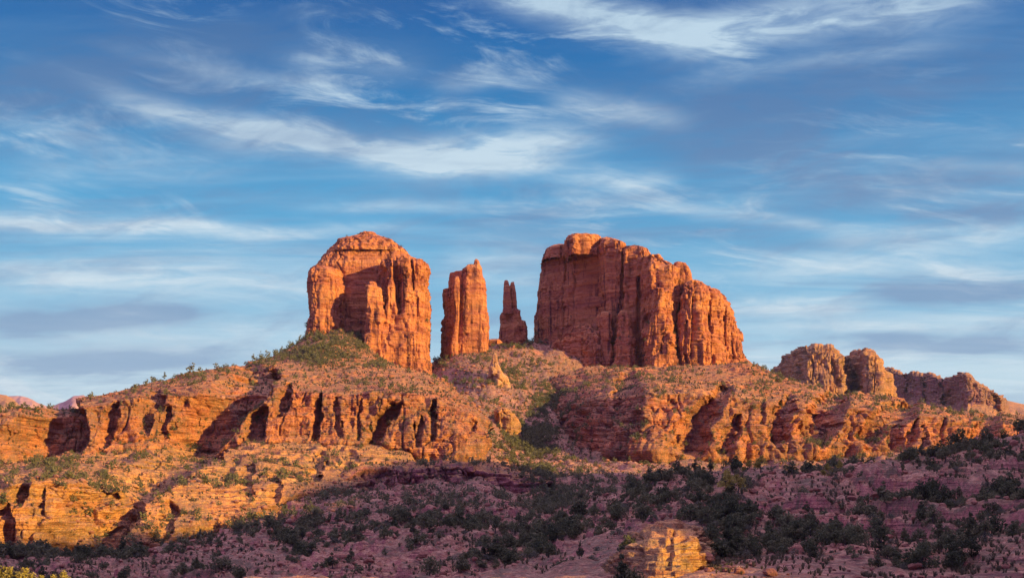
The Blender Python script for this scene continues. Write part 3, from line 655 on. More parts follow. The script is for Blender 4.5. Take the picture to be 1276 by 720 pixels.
column('buttress', [(345,860,867),(349,854,872),(356,851,876),(370,849,878),(390,847,879),(420,845,880),(450,844,881),(478,842,884)], 1128, 60, bs, RB, e=0.45, skew=0.1, flute=1.6, cracks=2.6, seed=111, grooves=[([(866,352,.8),(864,400,1.6),(862,470,1)], 5), ([(872,425,.8),(874,470,1.8)], 4), ([(856,400,1),(855,450,1.6)], 4)])
column('buttress', [(356,876,886),(362,874,893),(375,875,897),(400,877,899),(440,877,902),(478,876,904)], 1140, 50, bs, RB, e=0.5, skew=0.25, flute=1.6, cracks=2.6, seed=113)
column('buttress', [(374,892,902),(380,891,906.5),(388,891,911),(404,893,915),(416,894,919),(436,894,922.5),(445,893,925),(456,890,931),(464,888,938),(484,880,954)], 1146, 60, bs, RB, e=0.5, skew=0.3, flute=1.5, cracks=2.2, strat=0.8, seed=115, grooves=[([(903,385,.8),(902,420,2.2),(906,470,.8)], 6), ([(914,425,.8),(917,470,1.4)], 4)])
column('talus_block', [(401,722,732),(406,714,737),(414,702,741),(424,690,744),(436,680,746),(450,674,748),(480,666,750),(510,660,752)], 1176, 60, bs, RB, e=0.55, skew=-0.93, flute=1.6, cracks=2.4, strat=0.8, rough=.8, seed=117)

# pale towers in the saddle
PT = column('rock_pinnacle', [(438,616,617.5),(444,613,620),(452,611,622.5),(462,609.5,625),(472,608,630),(484,604,636)], 1035, 14, 'pale_sandstone', None, e=0.6, flute=1.6, cracks=2.4, seed=121)
tag(PT, 'pale tan pointed pinnacle among shrubs in the saddle below the spires', 'rock')
PT2 = column('rock_pinnacle', [(506,624,630),(509,621,634),(515,618,637),(524,616,639),(534,615,641),(556,611,646)], 932, 22, 'ledge_sandstone', None, e=0.6, flute=2.0, cracks=2.6, seed=126)
tag(PT2, 'rounded tan rock knob lower in the central gully', 'rock')

# sunlit foreground outcrop
FO = cliff_sheet('rock_outcrop', 756, 884, [
    [(756,722,222),(780,722,206),(820,724,199),(855,720,204),(884,712,222)], [(756,706,234),(780,694,218),(802,676,214),(830,668,213),(852,674,214),(866,686,218),(884,702,232)],
    [(756,702,240),(780,682,228),(798,660,226),(815,650,226),(840,647,226),(856,656,226),(870,672,230),(884,694,240)], [(756,706,262),(780,690,256),(798,668,254),(815,656,254),(840,652,254),(856,660,254),(870,678,254),(884,700,260)]],
    [70, 14, 20], [([(838,664,2.5),(836,712,4)], 1.4)], 'yellow_ledge_sandstone', flute=2.6, cracks=3.2, strat=1.1, rough=1.3, bulge=8, seed=508, step=0.7, sc=0.42, sink=25)
tag(FO, 'small sunlit yellow outcrop in the shaded foreground', 'rock')

# distant mesas
def mesa(label, crest, wall, seed, feats, mat='distant_sandstone'):
    # crest: silhouette; wall: distance of the cliff along it; talus apron below, flat top behind
    cx_ = [c[0] for c in crest]
    xs = np.unique(np.concatenate([np.array(cx_, float), np.array([w[0] for w in wall], float)]))
    xs = np.unique(np.concatenate([xs, np.arange(xs[0], xs[-1], 2.2)]))
    cy = np.interp(xs, cx_, [c[1] for c in crest]) + np.random.default_rng(seed).normal(0, 1.1, len(xs)); wy = np.interp(xs, [w[0] for w in wall], [w[1] for w in wall])
    ln = lambda f, g: [(x, f(y), g(Y)) for x, y, Y in zip(xs, cy, wy)]
    foot = ln(lambda y: 560, lambda Y: Y - 190); base_ = ln(lambda y: y + 0.80 * max(500 - y, 12) + 8, lambda Y: Y - 20)
    up_ = ln(lambda y: y + 0.14 * (500 - y) if y < 490 else y + 2, lambda Y: Y); sh = ln(lambda y: y + 2.5, lambda Y: Y + 12); cr = ln(lambda y: y, lambda Y: Y + 45)
    bk = ln(lambda y: y + 1, lambda Y: Y + 170); dn = ln(lambda y: 560, lambda Y: Y + 260)
    o = cliff_sheet('distant_mesa', xs[0], xs[-1], [foot, base_, up_, sh, cr, bk, dn], [16, 50, 26, 14, 8, 6], feats, mat, flute=2.6, cracks=7.0, strat=1.1, rough=0.5, bulge=5, block=1.0, seed=seed, step=0.6, sc=1.5, surf=False, sink=5)
    return tag(o, label, 'mesa')
mesa('far double-headed mesa catching tan sunlight beyond the right ridge',
     [(956,470),(964,459),(972,452),(979.5,445.5),(990,437),(1000.6,431),(1010,430),(1021.6,428),(1031,429),(1037,432),(1045,438),(1053,444),(1060,441),(1064,437.6),(1071,435),(1079.5,434),(1086,436),(1091,441.6),(1096,450),(1100.6,457),(1106,462),(1110,475),(1116,498),(1122,520)],
     [(956,2680),(998,2390),(1004,2330),(1050,2320),(1060,2390),(1072,2370),(1078,2310),(1098,2300),(1122,2380)], 600,
     [([(1064,466,3),(1067,492,6)], 22), ([(1054,448,1),(1056,470,2)], 12), ([(1000,445,1.5),(998,470,2)], 18), ([(1038,450,2),(1046,480,2)], 14)])
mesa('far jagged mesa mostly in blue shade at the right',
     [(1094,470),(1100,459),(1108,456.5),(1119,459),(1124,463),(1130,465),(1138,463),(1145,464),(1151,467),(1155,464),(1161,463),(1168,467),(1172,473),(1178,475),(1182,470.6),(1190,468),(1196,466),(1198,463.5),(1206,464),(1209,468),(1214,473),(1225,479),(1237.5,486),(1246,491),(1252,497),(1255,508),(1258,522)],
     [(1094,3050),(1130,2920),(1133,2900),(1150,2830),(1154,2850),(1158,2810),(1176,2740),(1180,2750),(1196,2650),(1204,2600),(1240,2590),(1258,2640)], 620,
     [([(1133,468,2),(1134,490,3)], 25), ([(1153,468,1.5),(1152,490,2)], 20), ([(1178,478,3),(1180,500,4)], 40), ([(1240,490,3),(1244,512,4)], 25)], 'distant_shaded_sandstone')
# far hills
def ridge(name, crest, Y, drop, amp, mat, seed):
    c = np.array(crest, float); px = np.arange(c[0, 0], c[-1, 0], 1.0); cy = np.interp(px, c[:, 0], c[:, 1])
    t = np.linspace(0, 1, 50)[:, None]
    YY = Y + t * 900 + 0 * px; PY = cy + (1 - t) * drop + 0 * px
    YY = np.concatenate([YY, YY[-1:] + 700]); PY = np.concatenate([PY, PY[-1:] + drop])
    X, Yw, Z = unproj(px + 0 * PY, PY, YY)
    gul = np.abs(fbm(X / 160, Yw / 500, 0 * X, 4, seed))
    Z = Z - amp * gul * 2.2 * np.clip(np.concatenate([1 - t ** 3 + 0.12, t[-1:]]), 0, 1)
    o = link(name, np_mesh(name, np.stack([X, Yw, Z], -1).reshape(-1, 3), grid_quads(*X.shape)), None, MAT[mat])
    return tag(o, kind='structure')
ridge('hills', [(-160,492),(-60,494),(-20,489),(0,490),(8,491),(16,496),(22,502),(30,510),(60,520)], 4300, 40, 40, 'distant_sandstone', 60)
ridge('hills', [(-120,498),(0,495),(12,493),(25,492),(35,495),(45,500),(60,504),(78,499),(90,493),(104,492),(113,497),(130,507),(180,516),(260,530)], 6500, 40, 55, 'distant_hill_rock', 61)
ridge('hills', [(1190,508),(1235,500),(1256,499),(1275,502),(1300,505),(1380,510),(1500,520)], 3600, 40, 30, 'distant_sandstone', 62)

# air
hv = [(sx * 9000.0, sy * 9000.0, z) for z in (-27.0, 330.0) for sx, sy in ((-1.08, -1.08), (1.08, -1.08), (1.08, 1.08), (-1.08, 1.08))]
hz = link('haze', np_mesh('haze', hv, [(3, 2, 1, 0), (4, 5, 6, 7), (0, 1, 5, 4), (1, 2, 6, 5), (2, 3, 7, 6), (3, 0, 4, 7)], False))
tag(hz, kind='stuff')
hm = bpy.data.materials.new('haze_air'); hm.use_nodes = True; hn_ = NT(hm.node_tree); hn_.n.clear()
ho = hn_.new('ShaderNodeOutputMaterial'); hp = hn_.new('ShaderNodeVolumePrincipled'); hn_.l.new(hp.outputs[0], ho.inputs['Volume'])
hp.inputs['Color'].default_value = (0.62, 0.74, 1.0, 1); hp.inputs['Density'].default_value = 1.4e-5
hz.data.materials.append(hm)
# added unseen ridge right of and behind the camera: crest shaped to shade foreground
qs = np.arange(-700, 1500, 6.0)
Cq = np.interp(qs, [-700, -200, 60, 150, 166, 172, 196, 203, 215, 270, 310, 328, 392, 425, 460, 508, 540, 570, 600, 640, 660, 690, 711, 740, 790, 850, 950, 1100, 1500],
                   [60, 70, 78, 74, 70, 10, 10, 60, 82, 92, 98, 93, 94, 96, 106, 119, 130, 138, 138, 132, 120, 106, 98, 92, 87, 84, 76, 60, 30])
S0 = 560.0; te = math.tan(SUN_EL)
crest = Cq + S0 * te + fbm(qs / 60, 0 * qs, 0 * qs, 2, 70) * 3.5 + fbm(qs / 16, 0 * qs, 0 * qs, 3, 71) * 3.5
prof = [(-330, 0.0), (-180, 0.42), (-60, 0.85), (0, 1.0), (60, 0.8), (200, 0.4), (380, 0.0)]
RV = []
for ds_, k in prof:
    s = S0 + ds_
    z = -26 + (crest + 26) * k
    RV.append(np.stack([hx * s + (-hy) * qs, hy * s + hx * qs, z], -1))
RVa = np.stack(RV)
rd = link('hills', np_mesh('hills', RVa.reshape(-1, 3), grid_quads(len(prof), len(qs))), None, MAT['red_soil'])
tag(rd, kind='structure')

# ------------------------------------------------------------------ plants
def crown_mesh(name, seed, w, h, lobes, nleaf, leaf, mat, upright=0.5, trunk=None):
    r = np.random.default_rng(seed)
    cs = []
    for i in range(lobes):
        a = r.uniform(0, 2 * math.pi); rad = w * 0.5 * math.sqrt(r.uniform(0, 1)) * 0.72
        zz = h * (0.22 + 0.62 * r.uniform(0, 1) * (1 - 0.55 * rad / (w * .5)))
        cs.append((rad * math.cos(a), rad * math.sin(a), zz, w * r.uniform(0.15, 0.27)))
    cs.append((0, 0, h * 0.68, w * 0.2)); cs.append((r.normal(0, .06) * w, r.normal(0, .06) * w, h * 0.85, w * 0.14))
    cs = np.array(cs)
    k = r.integers(0, len(cs), nleaf)
    d = r.normal(size=(nleaf, 3)); d /= np.linalg.norm(d, axis=1, keepdims=True)
    rad = cs[k, 3] * r.uniform(0.45, 1.08, nleaf) ** 0.6
    p = cs[k, :3] + d * rad[:, None] * np.array([1, 1, 0.8]); p[:, 2] = np.maximum(p[:, 2], 0.03 * h)
    t = r.normal(size=(nleaf, 3)); t[:, 2] += upright; t /= np.linalg.norm(t, axis=1, keepdims=True)
    b = np.cross(t, d + 0.4 * r.normal(size=(nleaf, 3))); b /= np.linalg.norm(b, axis=1, keepdims=True) + 1e-6
    s = leaf * r.uniform(0.6, 1.4, nleaf)[:, None]
    V = np.stack([p - t * s, p + b * s * 0.55, p + t * s * 1.1, p - b * s * 0.55], 1).reshape(-1, 3)
    Q = np.arange(nleaf * 4).reshape(-1, 4)
    return V, Q
def trunk_mesh(seed, h, r0):
    r = np.random.default_rng(seed); V = []; Q = []
    def tube(p0, p1, ra, rb):
        n = 5; b0 = len(V); ax = np.array(p1) - np.array(p0)
        for k, (p, rr) in enumerate(((p0, ra), ((np.array(p0) + np.array(p1)) / 2 + r.normal(0, .04, 3) * h, (ra + rb) / 2), (p1, rb))):
            for j in range(n):
                a = 2 * math.pi * j / n; V.append((p[0] + rr * math.cos(a), p[1] + rr * math.sin(a), p[2]))
        for k in range(2):
            for j in range(n): Q.append((b0 + k * n + j, b0 + k * n + (j + 1) % n, b0 + (k + 1) * n + (j + 1) % n, b0 + (k + 1) * n + j))
    top = (r.normal(0, .05) * h, r.normal(0, .05) * h, h * 0.55)
    tube((0, 0, -0.3), top, r0, r0 * .6)
    for i in range(4):
        a = r.uniform(0, 6.28); tube((top[0] * .6, top[1] * .6, h * r.uniform(.25, .5)), (math.cos(a) * h * .28, math.sin(a) * h * .28, h * r.uniform(.6, .85)), r0 * .5, r0 * .15)
    return np.array(V), np.array(Q)
# kind: (width, height, lobes, leaves, leaf size, material, leaf direction)
VAR = {'juniper': [], 'conifer': [], 'brush': [], 'cottonwood': []}
for i in range(4): VAR['juniper'].append(crown_mesh('j', 700 + i, 1.15, 0.95, 11, 620, 0.055, None, 0.6))
for i in range(3): VAR['conifer'].append(crown_mesh('c', 720 + i, 0.62, 1.25, 10, 520, 0.050, None, 0.9))
for i in range(3): VAR['brush'].append(crown_mesh('b', 740 + i, 1.25, 0.62, 9, 380, 0.060, None, 0.9))
for i in range(2): VAR['cottonwood'].append(crown_mesh('w', 760 + i, 0.95, 1.15, 9, 520, 0.050, None, 0.7))
KM = {'juniper': 'juniper_green', 'conifer': 'juniper_green', 'brush': 'sage_green', 'cottonwood': 'autumn_yellow'}
CROWN = {k: [np_mesh('crown', V, Q, False) for V, Q in v] for k, v in VAR.items()}
for k, v in CROWN.items():
    for me in v: me.materials.append(MAT[KM[k]])
TRUNK = [np_mesh('trunk', *trunk_mesh(800 + i, 1.0, 0.05)) for i in range(3)]
for me in TRUNK: me.materials.append(MAT['bark_brown'])

allP = np.concatenate([s[0] for s in SURF]); allN = np.concatenate([s[1] for s in SURF]); allA = np.concatenate([s[2] for s in SURF])
apx, apy = proj(allP[:, 0], np.maximum(allP[:, 1], 1), allP[:, 2])
inframe = (apx > -110) & (apx < 1400) & (apy < 740) & (apy > 395) & (allP[:, 1] > 180)
# thickets seen on the slopes: bearing, half widths, how dense
THICK = [(822,640,22,4,2),(620,480,60,36,2.0),(640,520,36,40,3.0),(740,530,40,26,2.4),(740,712,30,8,2.0),(60,695,95,18,3.2),(250,705,60,14,1.2),(350,650,55,26,2.6),(400,690,60,24,2.4),(565,645,55,22,3.2),(480,650,45,18,1.6),(640,702,70,22,3.0),(700,612,60,26,4.0),
         (780,610,50,14,3.0),(690,655,40,24,2.0),(730,700,55,18,3.2),(855,600,30,9,3.5),(920,598,36,12,4.2),(905,640,45,24,2.6),(890,700,60,20,2.8),(1000,660,38,38,2.6),
         (1020,590,45,9,2.6),(1090,625,40,22,2.8),(1110,690,75,26,2.6),(1170,628,35,16,2.4),(1258,595,26,34,4.5),(1200,555,40,14,3.5),(1210,690,40,24,2.6),(1150,572,40,8,2.5),
         (658,542,30,36,12),(690,502,28,22,10.0),(672,520,22,20,12),(668,585,26,22,8),(690,625,30,22,6),(660,670,30,20,4),(648,575,20,18,4.0),(612,470,16,18,3.5),(720,515,30,16,2.0),(590,452,26,10,3.0),(645,424,45,10,5.0),(560,460,22,22,2.2),(600,490,34,26,2.4),(575,470,20,16,3.0),(640,470,30,24,2.4),(690,470,20,20,2.0),(395,432,75,20,4.5),(470,455,22,8,2.5),
         (430,556,36,6,2.0),(1010,556,30,7,3.0),(760,552,70,10,3.2),(870,552,26,10,2.5),(225,555,30,9,2.0),(150,560,30,10,1.0),(230,486,60,12,.9),(320,452,26,6,3.0),(1030,520,26,14,1.0),
         (960,474,30,6,1.8),(1080,548,30,8,2.2),(1120,548,20,6,2.0),(630,570,30,14,1.4),(140,690,50,22,3.0),(140,650,14,30,1.5),(200,670,40,14,2.0),(620,635,60,20,1.2),(850,690,16,22,2.0)]
dens = np.full(len(allP), 0.40)
yfar = allP[:, 1]
for x, y, rx, ry, k in THICK:
    q = ((apx - x) / rx) ** 2 + ((apy - y) / ry) ** 2
    dens = np.maximum(dens, 0.7 * k * np.exp(-0.9 * q ** 1.5))
dens *= np.clip(0.70 + 1.3 * fbm(allP[:, 0] / 20, allP[:, 1] / 26, 0 * yfar, 3, 90), 0.04, 2)
dens *= smooth01((allN[:, 2] - 0.42) / 0.25)
# bare slickrock shelves
for x, y, rx, ry in ((440,468,130,11),(400,565,170,12),(850,495,90,12),(560,505,50,24),(910,575,60,5),(300,500,200,20),(1000,525,150,16),(80,540,90,25)):
    q = ((apx - x) / rx) ** 2 + ((apy - y) / ry) ** 2
    dens *= np.where((q < 1), 0.22, 1.0)
# keep only ground that can be seen from the riverside (nearest surface along each bearing)
gx_, gy_ = np.clip((apx + 140) / 3, 0, 530).astype(int), np.clip(apy / 3, 0, 300).astype(int)
dmin = np.full((531, 301), 1e9); okp = (apx > -135) & (apx < 1440) & (apy > 0) & (apy < 760)
np.minimum.at(dmin, (gx_[okp], gy_[okp]), yfar[okp])
seen = okp & (yfar < dmin[gx_, gy_] * 1.03 + 3)
inframe = inframe & seen
# image-size weighting: sample about evenly as seen
wgt = dens * allA * inframe
wgt = wgt / (0.12 + (yfar / 700.0) ** 1.0)
wgt /= wgt.sum()
NPL = 14000
pick = rng.choice(len(allP), NPL, replace=True, p=wgt)
plants = []
for i in pick:
    x, y, z = allP[i]; px, py = apx[i], apy[i]
    u = rng.uniform(); qq = -hy * x + hx * y
    if 780 < px < 866 and 648 < py < 740 and y < 262: continue
    if 150 < qq < 212 and not 770 < px < 858: continue
    near = y < 480
    if u < 0.60: kind, sz = 'juniper', (1.4 + 3.3 * rng.uniform() ** 1.7) * (1.0 if near else 1.2)
    elif u < 0.68: kind, sz = 'conifer', rng.uniform(2.4, 4.6)
    else: kind, sz = 'brush', rng.uniform(0.9, 2.4)
    if rng.uniform() < 0.35: sz *= 0.7
    plants.append((kind, x + rng.uniform(-1, 1), y + rng.uniform(-1, 1), z - 0.12 * sz, sz, rng.uniform(0, 6.28)))
# yellow autumn cottonwoods and ridge-line trees seen one by one
def stand(px, Y): 
    x = (px - CX) / F * Y
    d = (allP[:, 0] - x) ** 2 + (allP[:, 1] - Y) ** 2
    i = np.argpartition(d, 6)[:6]
    return x, Y, float(np.max(allP[i, 2]))
special = []
for px, Y, s in ((905,330,5.2),(921,325,4.4),(947,345,4.2),(932,352,3.6),(1030,330,3.0),(1046,350,2.6)):
    special.append(('cottonwood', *stand(px, Y), s, f'yellow autumn tree on the dark hillside', None))
for px, s in ((2,5.0),(14,5.6),(27,5.4),(40,5.0),(52,4.6),(66,5.2),(78,4.6)):
    x, Y = (px - CX) / F * 300, 300.0
    z = (HZ - (727 - rng.uniform(0, 4))) / F * Y - 0.68 * s
    special.append(('cottonwood', x, Y, z, s * 1.1, 'yellow brush lit by the sun', None))
skyline = [(205,'conifer',905,5.2),(222,'brush',930,3.6),(238,'juniper',945,8.0),(249,'juniper',955,4.6),(278,'brush',985,4.2),(291,'brush',1000,3.6),(306,'brush',1012,3.6),(316,'conifer',1020,6.0),(325,'conifer',1030,6.4),(333,'juniper',1040,6.5),
           (343,'juniper',1050,6),(352,'juniper',1060,6),(361,'juniper',1065,6),(66,'brush',805,3.0),(115,'brush',835,2.6),(165,'brush',870,3.0),(952,'juniper',1068,5.4),(944,'brush',1074,4),(962,'juniper',1060,4.5),
           (1160,'conifer',400,3.8),(1172,'conifer',405,4.6),(1196,'juniper',400,7.6),(1208,'juniper',405,6.0),(1232,'juniper',400,3.6),(1250,'juniper',400,4.2),(1268,'conifer',405,4.6),(1276,'juniper',400,4.6),(1130,'juniper',400,4.5),(1105,'juniper',400,5.0),(1085,'juniper',400,4.6),(1040,'conifer',400,4.2),(1055,'juniper',404,4.6)]
for px, Y, s in ((500,1145,2.6),(492,1142,2.4),(478,1140,2.0),(446,1138,1.8),(432,1140,2.2),(424,1145,2.0),(468,1132,1.6),(455,1133,1.8),(484,1136,1.8),(734,1210,2.6),(757,1205,2.2),(783,1190,2.2),(790,1190,3.0),(796,1190,2.6),(806,1188,1.8),(829,1165,1.8),(712,1215,1.6)): skyline.append((px, 'brush', Y, s))
for px, k, Y, s in skyline:
    x, Y, z = stand(px, Y)
    special.append((k, x, Y, z - 0.1 * s, s, None, 'sky'))
for k, x, y, z, s, lb, g in special: plants.append((k, x, y, z, s, rng.uniform(0, 6.28)))
nsp = len(special)
order = np.argsort([-(p[4] / p[2]) - (10 if i >= NPL else 0) for i, p in enumerate(plants)])
KN = {'juniper': ('juniper_tree', 'juniper'), 'conifer': ('conifer_tree', 'conifer'), 'brush': ('desert_shrub', 'shrub'), 'cottonwood': ('cottonwood_tree', 'cottonwood')}
ZONES = [('the left butte summit', lambda x, y: 410 < x < 520 and y < 330), ('the right butte rim', lambda x, y: 680 < x < 860 and y < 345), ('the right hill crest', lambda x, y: x > 1060 and y < 592), ('the far right red slope', lambda x, y: x > 1180 and y < 650),
         ('the bottom right slope', lambda x, y: x > 1180), ('the lower right thicket', lambda x, y: x > 1040 and y > 655), ('the right hill face', lambda x, y: x > 1040),
         ('the dark right-hand draw', lambda x, y: x > 955 and y > 618), ('the flat below the right cliff', lambda x, y: x > 830 and y < 618 and y > 562), ('the ground around yellow trees', lambda x, y: x > 860 and y < 665),
         ('the hollow right of sunlit outcrop', lambda x, y: x > 840 and y > 600), ('the slope above sunlit outcrop', lambda x, y: x > 740 and y > 600 and y < 660), ('the slope left of sunlit outcrop', lambda x, y: x > 700 and y > 640),
         ('the bottom centre slope', lambda x, y: x > 560 and y > 672), ('the dark central wash', lambda x, y: x > 630 and y > 575), ('the shaded central scree', lambda x, y: x > 470 and y > 610),
         ('the scree under the red ledge', lambda x, y: x > 430 and y > 575), ('the bottom left-centre thicket', lambda x, y: x > 300 and y > 665), ('the tan ledge foot', lambda x, y: x > 280 and y > 605),
         ('the slope below diagonal gully', lambda x, y: x > 130 and y > 655), ('the bottom left thicket', lambda x, y: y > 655), ('the lower left ledge', lambda x, y: x < 430 and y > 545),
         ('the left skyline ridge', lambda x, y: x < 310), ('the mound under left butte', lambda x, y: x < 480 and y < 460), ('the left orange shelf', lambda x, y: x < 545),
         ('the saddle under the spires', lambda x, y: x < 700 and y < 480), ('the central gully', lambda x, y: x < 800), ('the right orange shelf', lambda x, y: True)]
ORD = ['first', 'second', 'third', 'fourth', 'fifth', 'sixth', 'seventh', 'eighth', 'ninth', 'tenth', 'eleventh', 'twelfth', 'thirteenth', 'fourteenth', 'fifteenth', 'sixteenth', 'seventeenth', 'eighteenth', 'nineteenth', 'twentieth']
def ordinal(n):
    if n < 20: return ORD[n]
    t = ['twenty', 'thirty', 'forty', 'fifty', 'sixty', 'seventy', 'eighty', 'ninety'][(n + 1) // 10 - 2]
    r = (n + 1) % 10
    return f'{t}-{ORD[r - 1]}' if r else t[:-1] + 'ieth'
cap = {'juniper': 270, 'conifer': 110, 'brush': 90, 'cottonwood': 60}
cnt = {k: 0 for k in cap}; groups = {}; rest = []
for i in order:
    k, x, y, z, s, a = plants[i]
    if cnt[k] >= cap[k] or not -8 < proj(x, y, z)[0] < 1284: rest.append(plants[i]); continue
    cnt[k] += 1
    px, py = proj(x, y, z)
    zone = 'the bottom left corner' if (k == 'cottonwood' and px < 120) else next(n for n, f in ZONES if f(px, py))
    nv = len(CROWN[k]); v = int(rng.integers(0, nv))
    nm, cat = KN[k]
    pxsize = s / y * F
    sc = s * rng.uniform(0.9, 1.1)
    if pxsize > 17:
        root = empty(nm, (x, y, z)); root.rotation_euler = (0, 0, a); root.scale = (sc, sc, sc * rng.uniform(0.85, 1.15))
        link('crown', CROWN[k][v], root); link('trunk', TRUNK[v % 3], root)
    else:
        root = link(nm, CROWN[k][v]); root.location = (x, y, z); root.rotation_euler = (0, 0, a); root.scale = (sc, sc, sc * rng.uniform(0.85, 1.15))
    groups.setdefault((k, zone), []).append((px, root))
DESC = {'juniper': 'dark rounded juniper', 'conifer': 'slim dark conifer', 'brush': 'low grey-green shrub', 'cottonwood': 'yellow autumn cottonwood'}
for (k, zone), lst in groups.items():
    lst.sort(key=lambda t: t[0])
    for n, (px, o) in enumerate(lst):
        lab = f'{DESC[k]}, {ordinal(n)} from the left on {zone}' if len(lst) > 1 else f'only {DESC[k]} on {zone}'
        tag(o, lab, KN[k][1], f'{KN[k][1]}s on {zone}')
# the remaining scrub nobody could count
def scatter_mesh(name, items, mat, frac):
    Vs, Qs, off = [], [], 0
    for k, x, y, z, s, a in items:
        V, Q = VAR[k][int(rng.integers(0, len(VAR[k])))]
        nl = len(Q); m = max(40, int(nl * frac * (1.0 if y < 550 else 0.5)))
        i0 = int(rng.integers(0, nl - m + 1))
        Vv = V[i0 * 4:(i0 + m) * 4].copy()
        c = Vv.reshape(-1, 4, 3).mean(1, keepdims=True); Vv = (c + (Vv.reshape(-1, 4, 3) - c) * (frac ** -0.45)).reshape(-1, 3)
        ca, sa = math.cos(a), math.sin(a)
        Vr = np.stack([Vv[:, 0] * ca - Vv[:, 1] * sa, Vv[:, 0] * sa + Vv[:, 1] * ca, Vv[:, 2]], -1) * s + np.array([x, y, z])
        Vs.append(Vr); Qs.append(np.arange(m * 4).reshape(-1, 4) + off); off += m * 4
    return tag(link(name, np_mesh(name, np.concatenate(Vs), np.concatenate(Qs), False), None, MAT[mat]), kind='stuff')
so1 = scatter_mesh('juniper_scrub', [p for p in rest if p[0] in ('juniper', 'conifer')], 'juniper_green', 0.24)
tag(so1, 'scattered dark green scrub dotting the rocky slopes', 'scrub')
so2 = scatter_mesh('sage_scrub', [p for p in rest if p[0] == 'brush'], 'sage_green', 0.24)
tag(so2, 'scattered grey green low brush dotting the rocky slopes', 'scrub')

# ------------------------------------------------------------------ stones
def stone(seed, n=2):
    import bmesh
    bm = bmesh.new(); bmesh.ops.create_icosphere(bm, subdivisions=n, radius=0.5)
    r = np.random.default_rng(seed); pl = r.normal(size=(9, 3)); pl /= np.linalg.norm(pl, axis=1, keepdims=True); dd = r.uniform(0.26, 0.44, 9)
    for v in bm.verts:
        p = np.array(v.co)
        for nn_, d in zip(pl, dd):
            k = p @ nn_
            if k > d: p = p - nn_ * (k - d)
        v.co = p * np.array([1.15, 1.0, 0.8])
    me = bpy.data.meshes.new('boulder'); bm.to_mesh(me); 
    V = np.array([v.co[:] for v in bm.verts]); T = np.array([[v.index for v in f.verts] for f in bm.faces])
    bm.free(); return me, V, T
ST = [stone(900 + i) for i in range(6)]
for me, _, _ in ST: me.materials.append(MAT['boulder_rock'])
ws = allA * inframe * smooth01((allN[:, 2] - 0.3) / 0.2) * (0.3 + 1.0 * (fbm(allP[:, 0] / 30, allP[:, 1] / 30, 0 * yfar, 3, 95) > 0.1))
ws *= np.where((apx > 540) & (apx < 720) & (apy < 560), 4.0, 1.0)
ws = ws / (0.1 + yfar / 600.0); ws /= ws.sum()
pk = rng.choice(len(allP), 11000, p=ws)
sz = np.clip(rng.lognormal(-0.1, 0.55, len(pk)), 0.4, 4.0)
so_ = np.argsort(-sz / allP[pk, 1])
bg_ = {}
Vs, Ts, off = [], [], 0
for r_, j in enumerate(so_):
    i = pk[j]; s = sz[j]; x, y, z = allP[i]
    qq = -hy * x + hx * y
    if (150 < qq < 215 and apx[i] < 740) or (760 < apx[i] < 880 and y < 262): continue
    if r_ < 165 and 0 < apx[i] < 1276:
        o = link('boulder', ST[r_ % 6][0]); o.location = (x, y, z + 0.1 * s); o.scale = (s, s, s); o.rotation_euler = rng.uniform(-.3, .3), rng.uniform(-.3, .3), rng.uniform(0, 6.28)
        px, py = proj(x, y, z); zone = next(n for n, f in ZONES if f(px, py)); bg_.setdefault(zone, []).append((px, o))
    else:
        _, V, T = ST[r_ % 6]; a = rng.uniform(0, 6.28); ca, sa = math.cos(a), math.sin(a)
        Vr = np.stack([V[:, 0] * ca - V[:, 1] * sa, V[:, 0] * sa + V[:, 1] * ca, V[:, 2]], -1) * s + np.array([x, y, z + 0.1 * s])
        Vs.append(Vr); Ts.append(T + off); off += len(V)
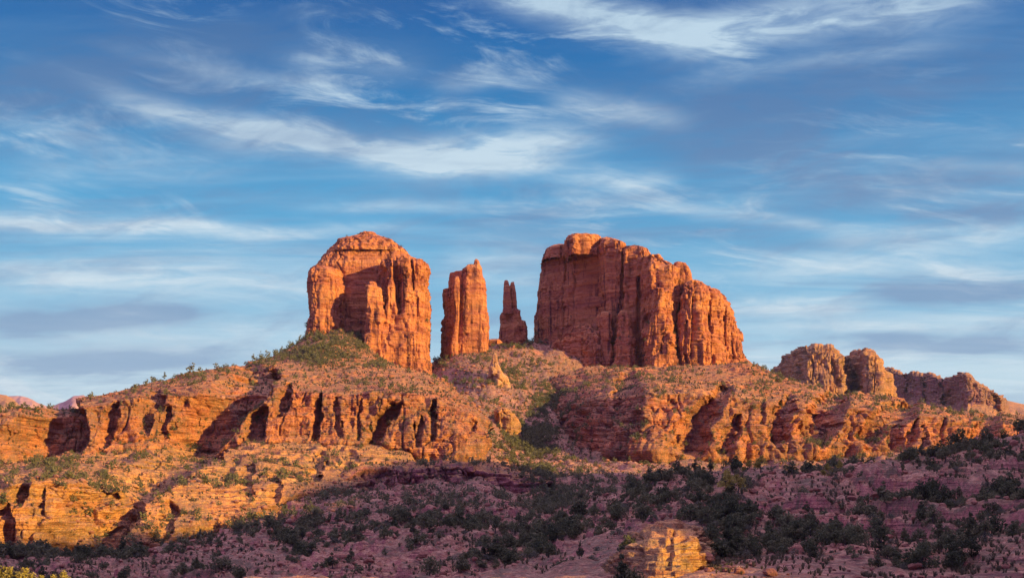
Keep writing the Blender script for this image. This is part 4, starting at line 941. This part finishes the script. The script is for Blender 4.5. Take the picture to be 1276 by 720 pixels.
for zone, lst in bg_.items():
    lst.sort(key=lambda t: t[0])
    for n, (px, o) in enumerate(lst):
        tag(o, (f'red angular boulder, {ordinal(n)} from the left on {zone}' if len(lst) > 1 else f'only large red angular boulder on {zone}'), 'boulder', f'boulders on {zone}')
sm = link('scree', np_mesh('scree', np.concatenate(Vs), np.concatenate(Ts), False), None, MAT['boulder_rock'])
tag(sm, 'loose red rubble strewn over the slopes', 'rubble', kind='stuff')

# ------------------------------------------------------------------ dry bunch grass between the shrubs
leaf_material('dry_grass', (.10, .085, .045), (.17, .14, .075), (.26, .21, .12))
wg = allA * inframe * smooth01((allN[:, 2] - 0.4) / 0.25) * np.clip(0.5 + 1.2 * fbm(allP[:, 0] / 18, allP[:, 1] / 18, 0 * yfar, 3, 97), 0.03, 2) / (0.05 + (yfar / 600.0) ** 1.4)
qg = -hy * allP[:, 0] + hx * allP[:, 1]
wg *= np.where((apx > 755) & (apx < 885) & (yfar < 262), 0, 1)
wg *= np.where((qg > 150) & (qg < 215) & (apx < 760), 0, 1)
wg /= wg.sum()
pg = rng.choice(len(allP), 16000, p=wg)
nb = 9
c0 = allP[pg] + rng.uniform(-.6, .6, (len(pg), 3)) * np.array([1, 1, 0])
sg = rng.uniform(0.35, 0.95, len(pg)) * (0.8 + yfar[pg] / 900.0)
ang = rng.uniform(0, 2 * math.pi, (len(pg), nb)); leanv = rng.uniform(0.1, 0.75, (len(pg), nb))
dirx, diry = np.cos(ang), np.sin(ang)
w_ = 0.16 * sg[:, None]
tip = np.stack([dirx * leanv * sg[:, None], diry * leanv * sg[:, None], np.sqrt(1 - leanv ** 2) * sg[:, None]], -1)
sd = np.stack([-diry * w_, dirx * w_, 0 * dirx], -1)
b0 = c0[:, None, :] - np.array([0, 0, 0.05])
GV = np.stack([b0 - sd, b0 + sd, b0 + tip + 0.35 * sd, b0 + tip - 0.35 * sd], 2).reshape(-1, 3)
gr = link('bunch_grass', np_mesh('bunch_grass', GV, np.arange(len(GV)).reshape(-1, 4), False), None, MAT['dry_grass'])
tag(gr, 'dry tufts of bunch grass scattered over the slopes', 'grass', kind='stuff')
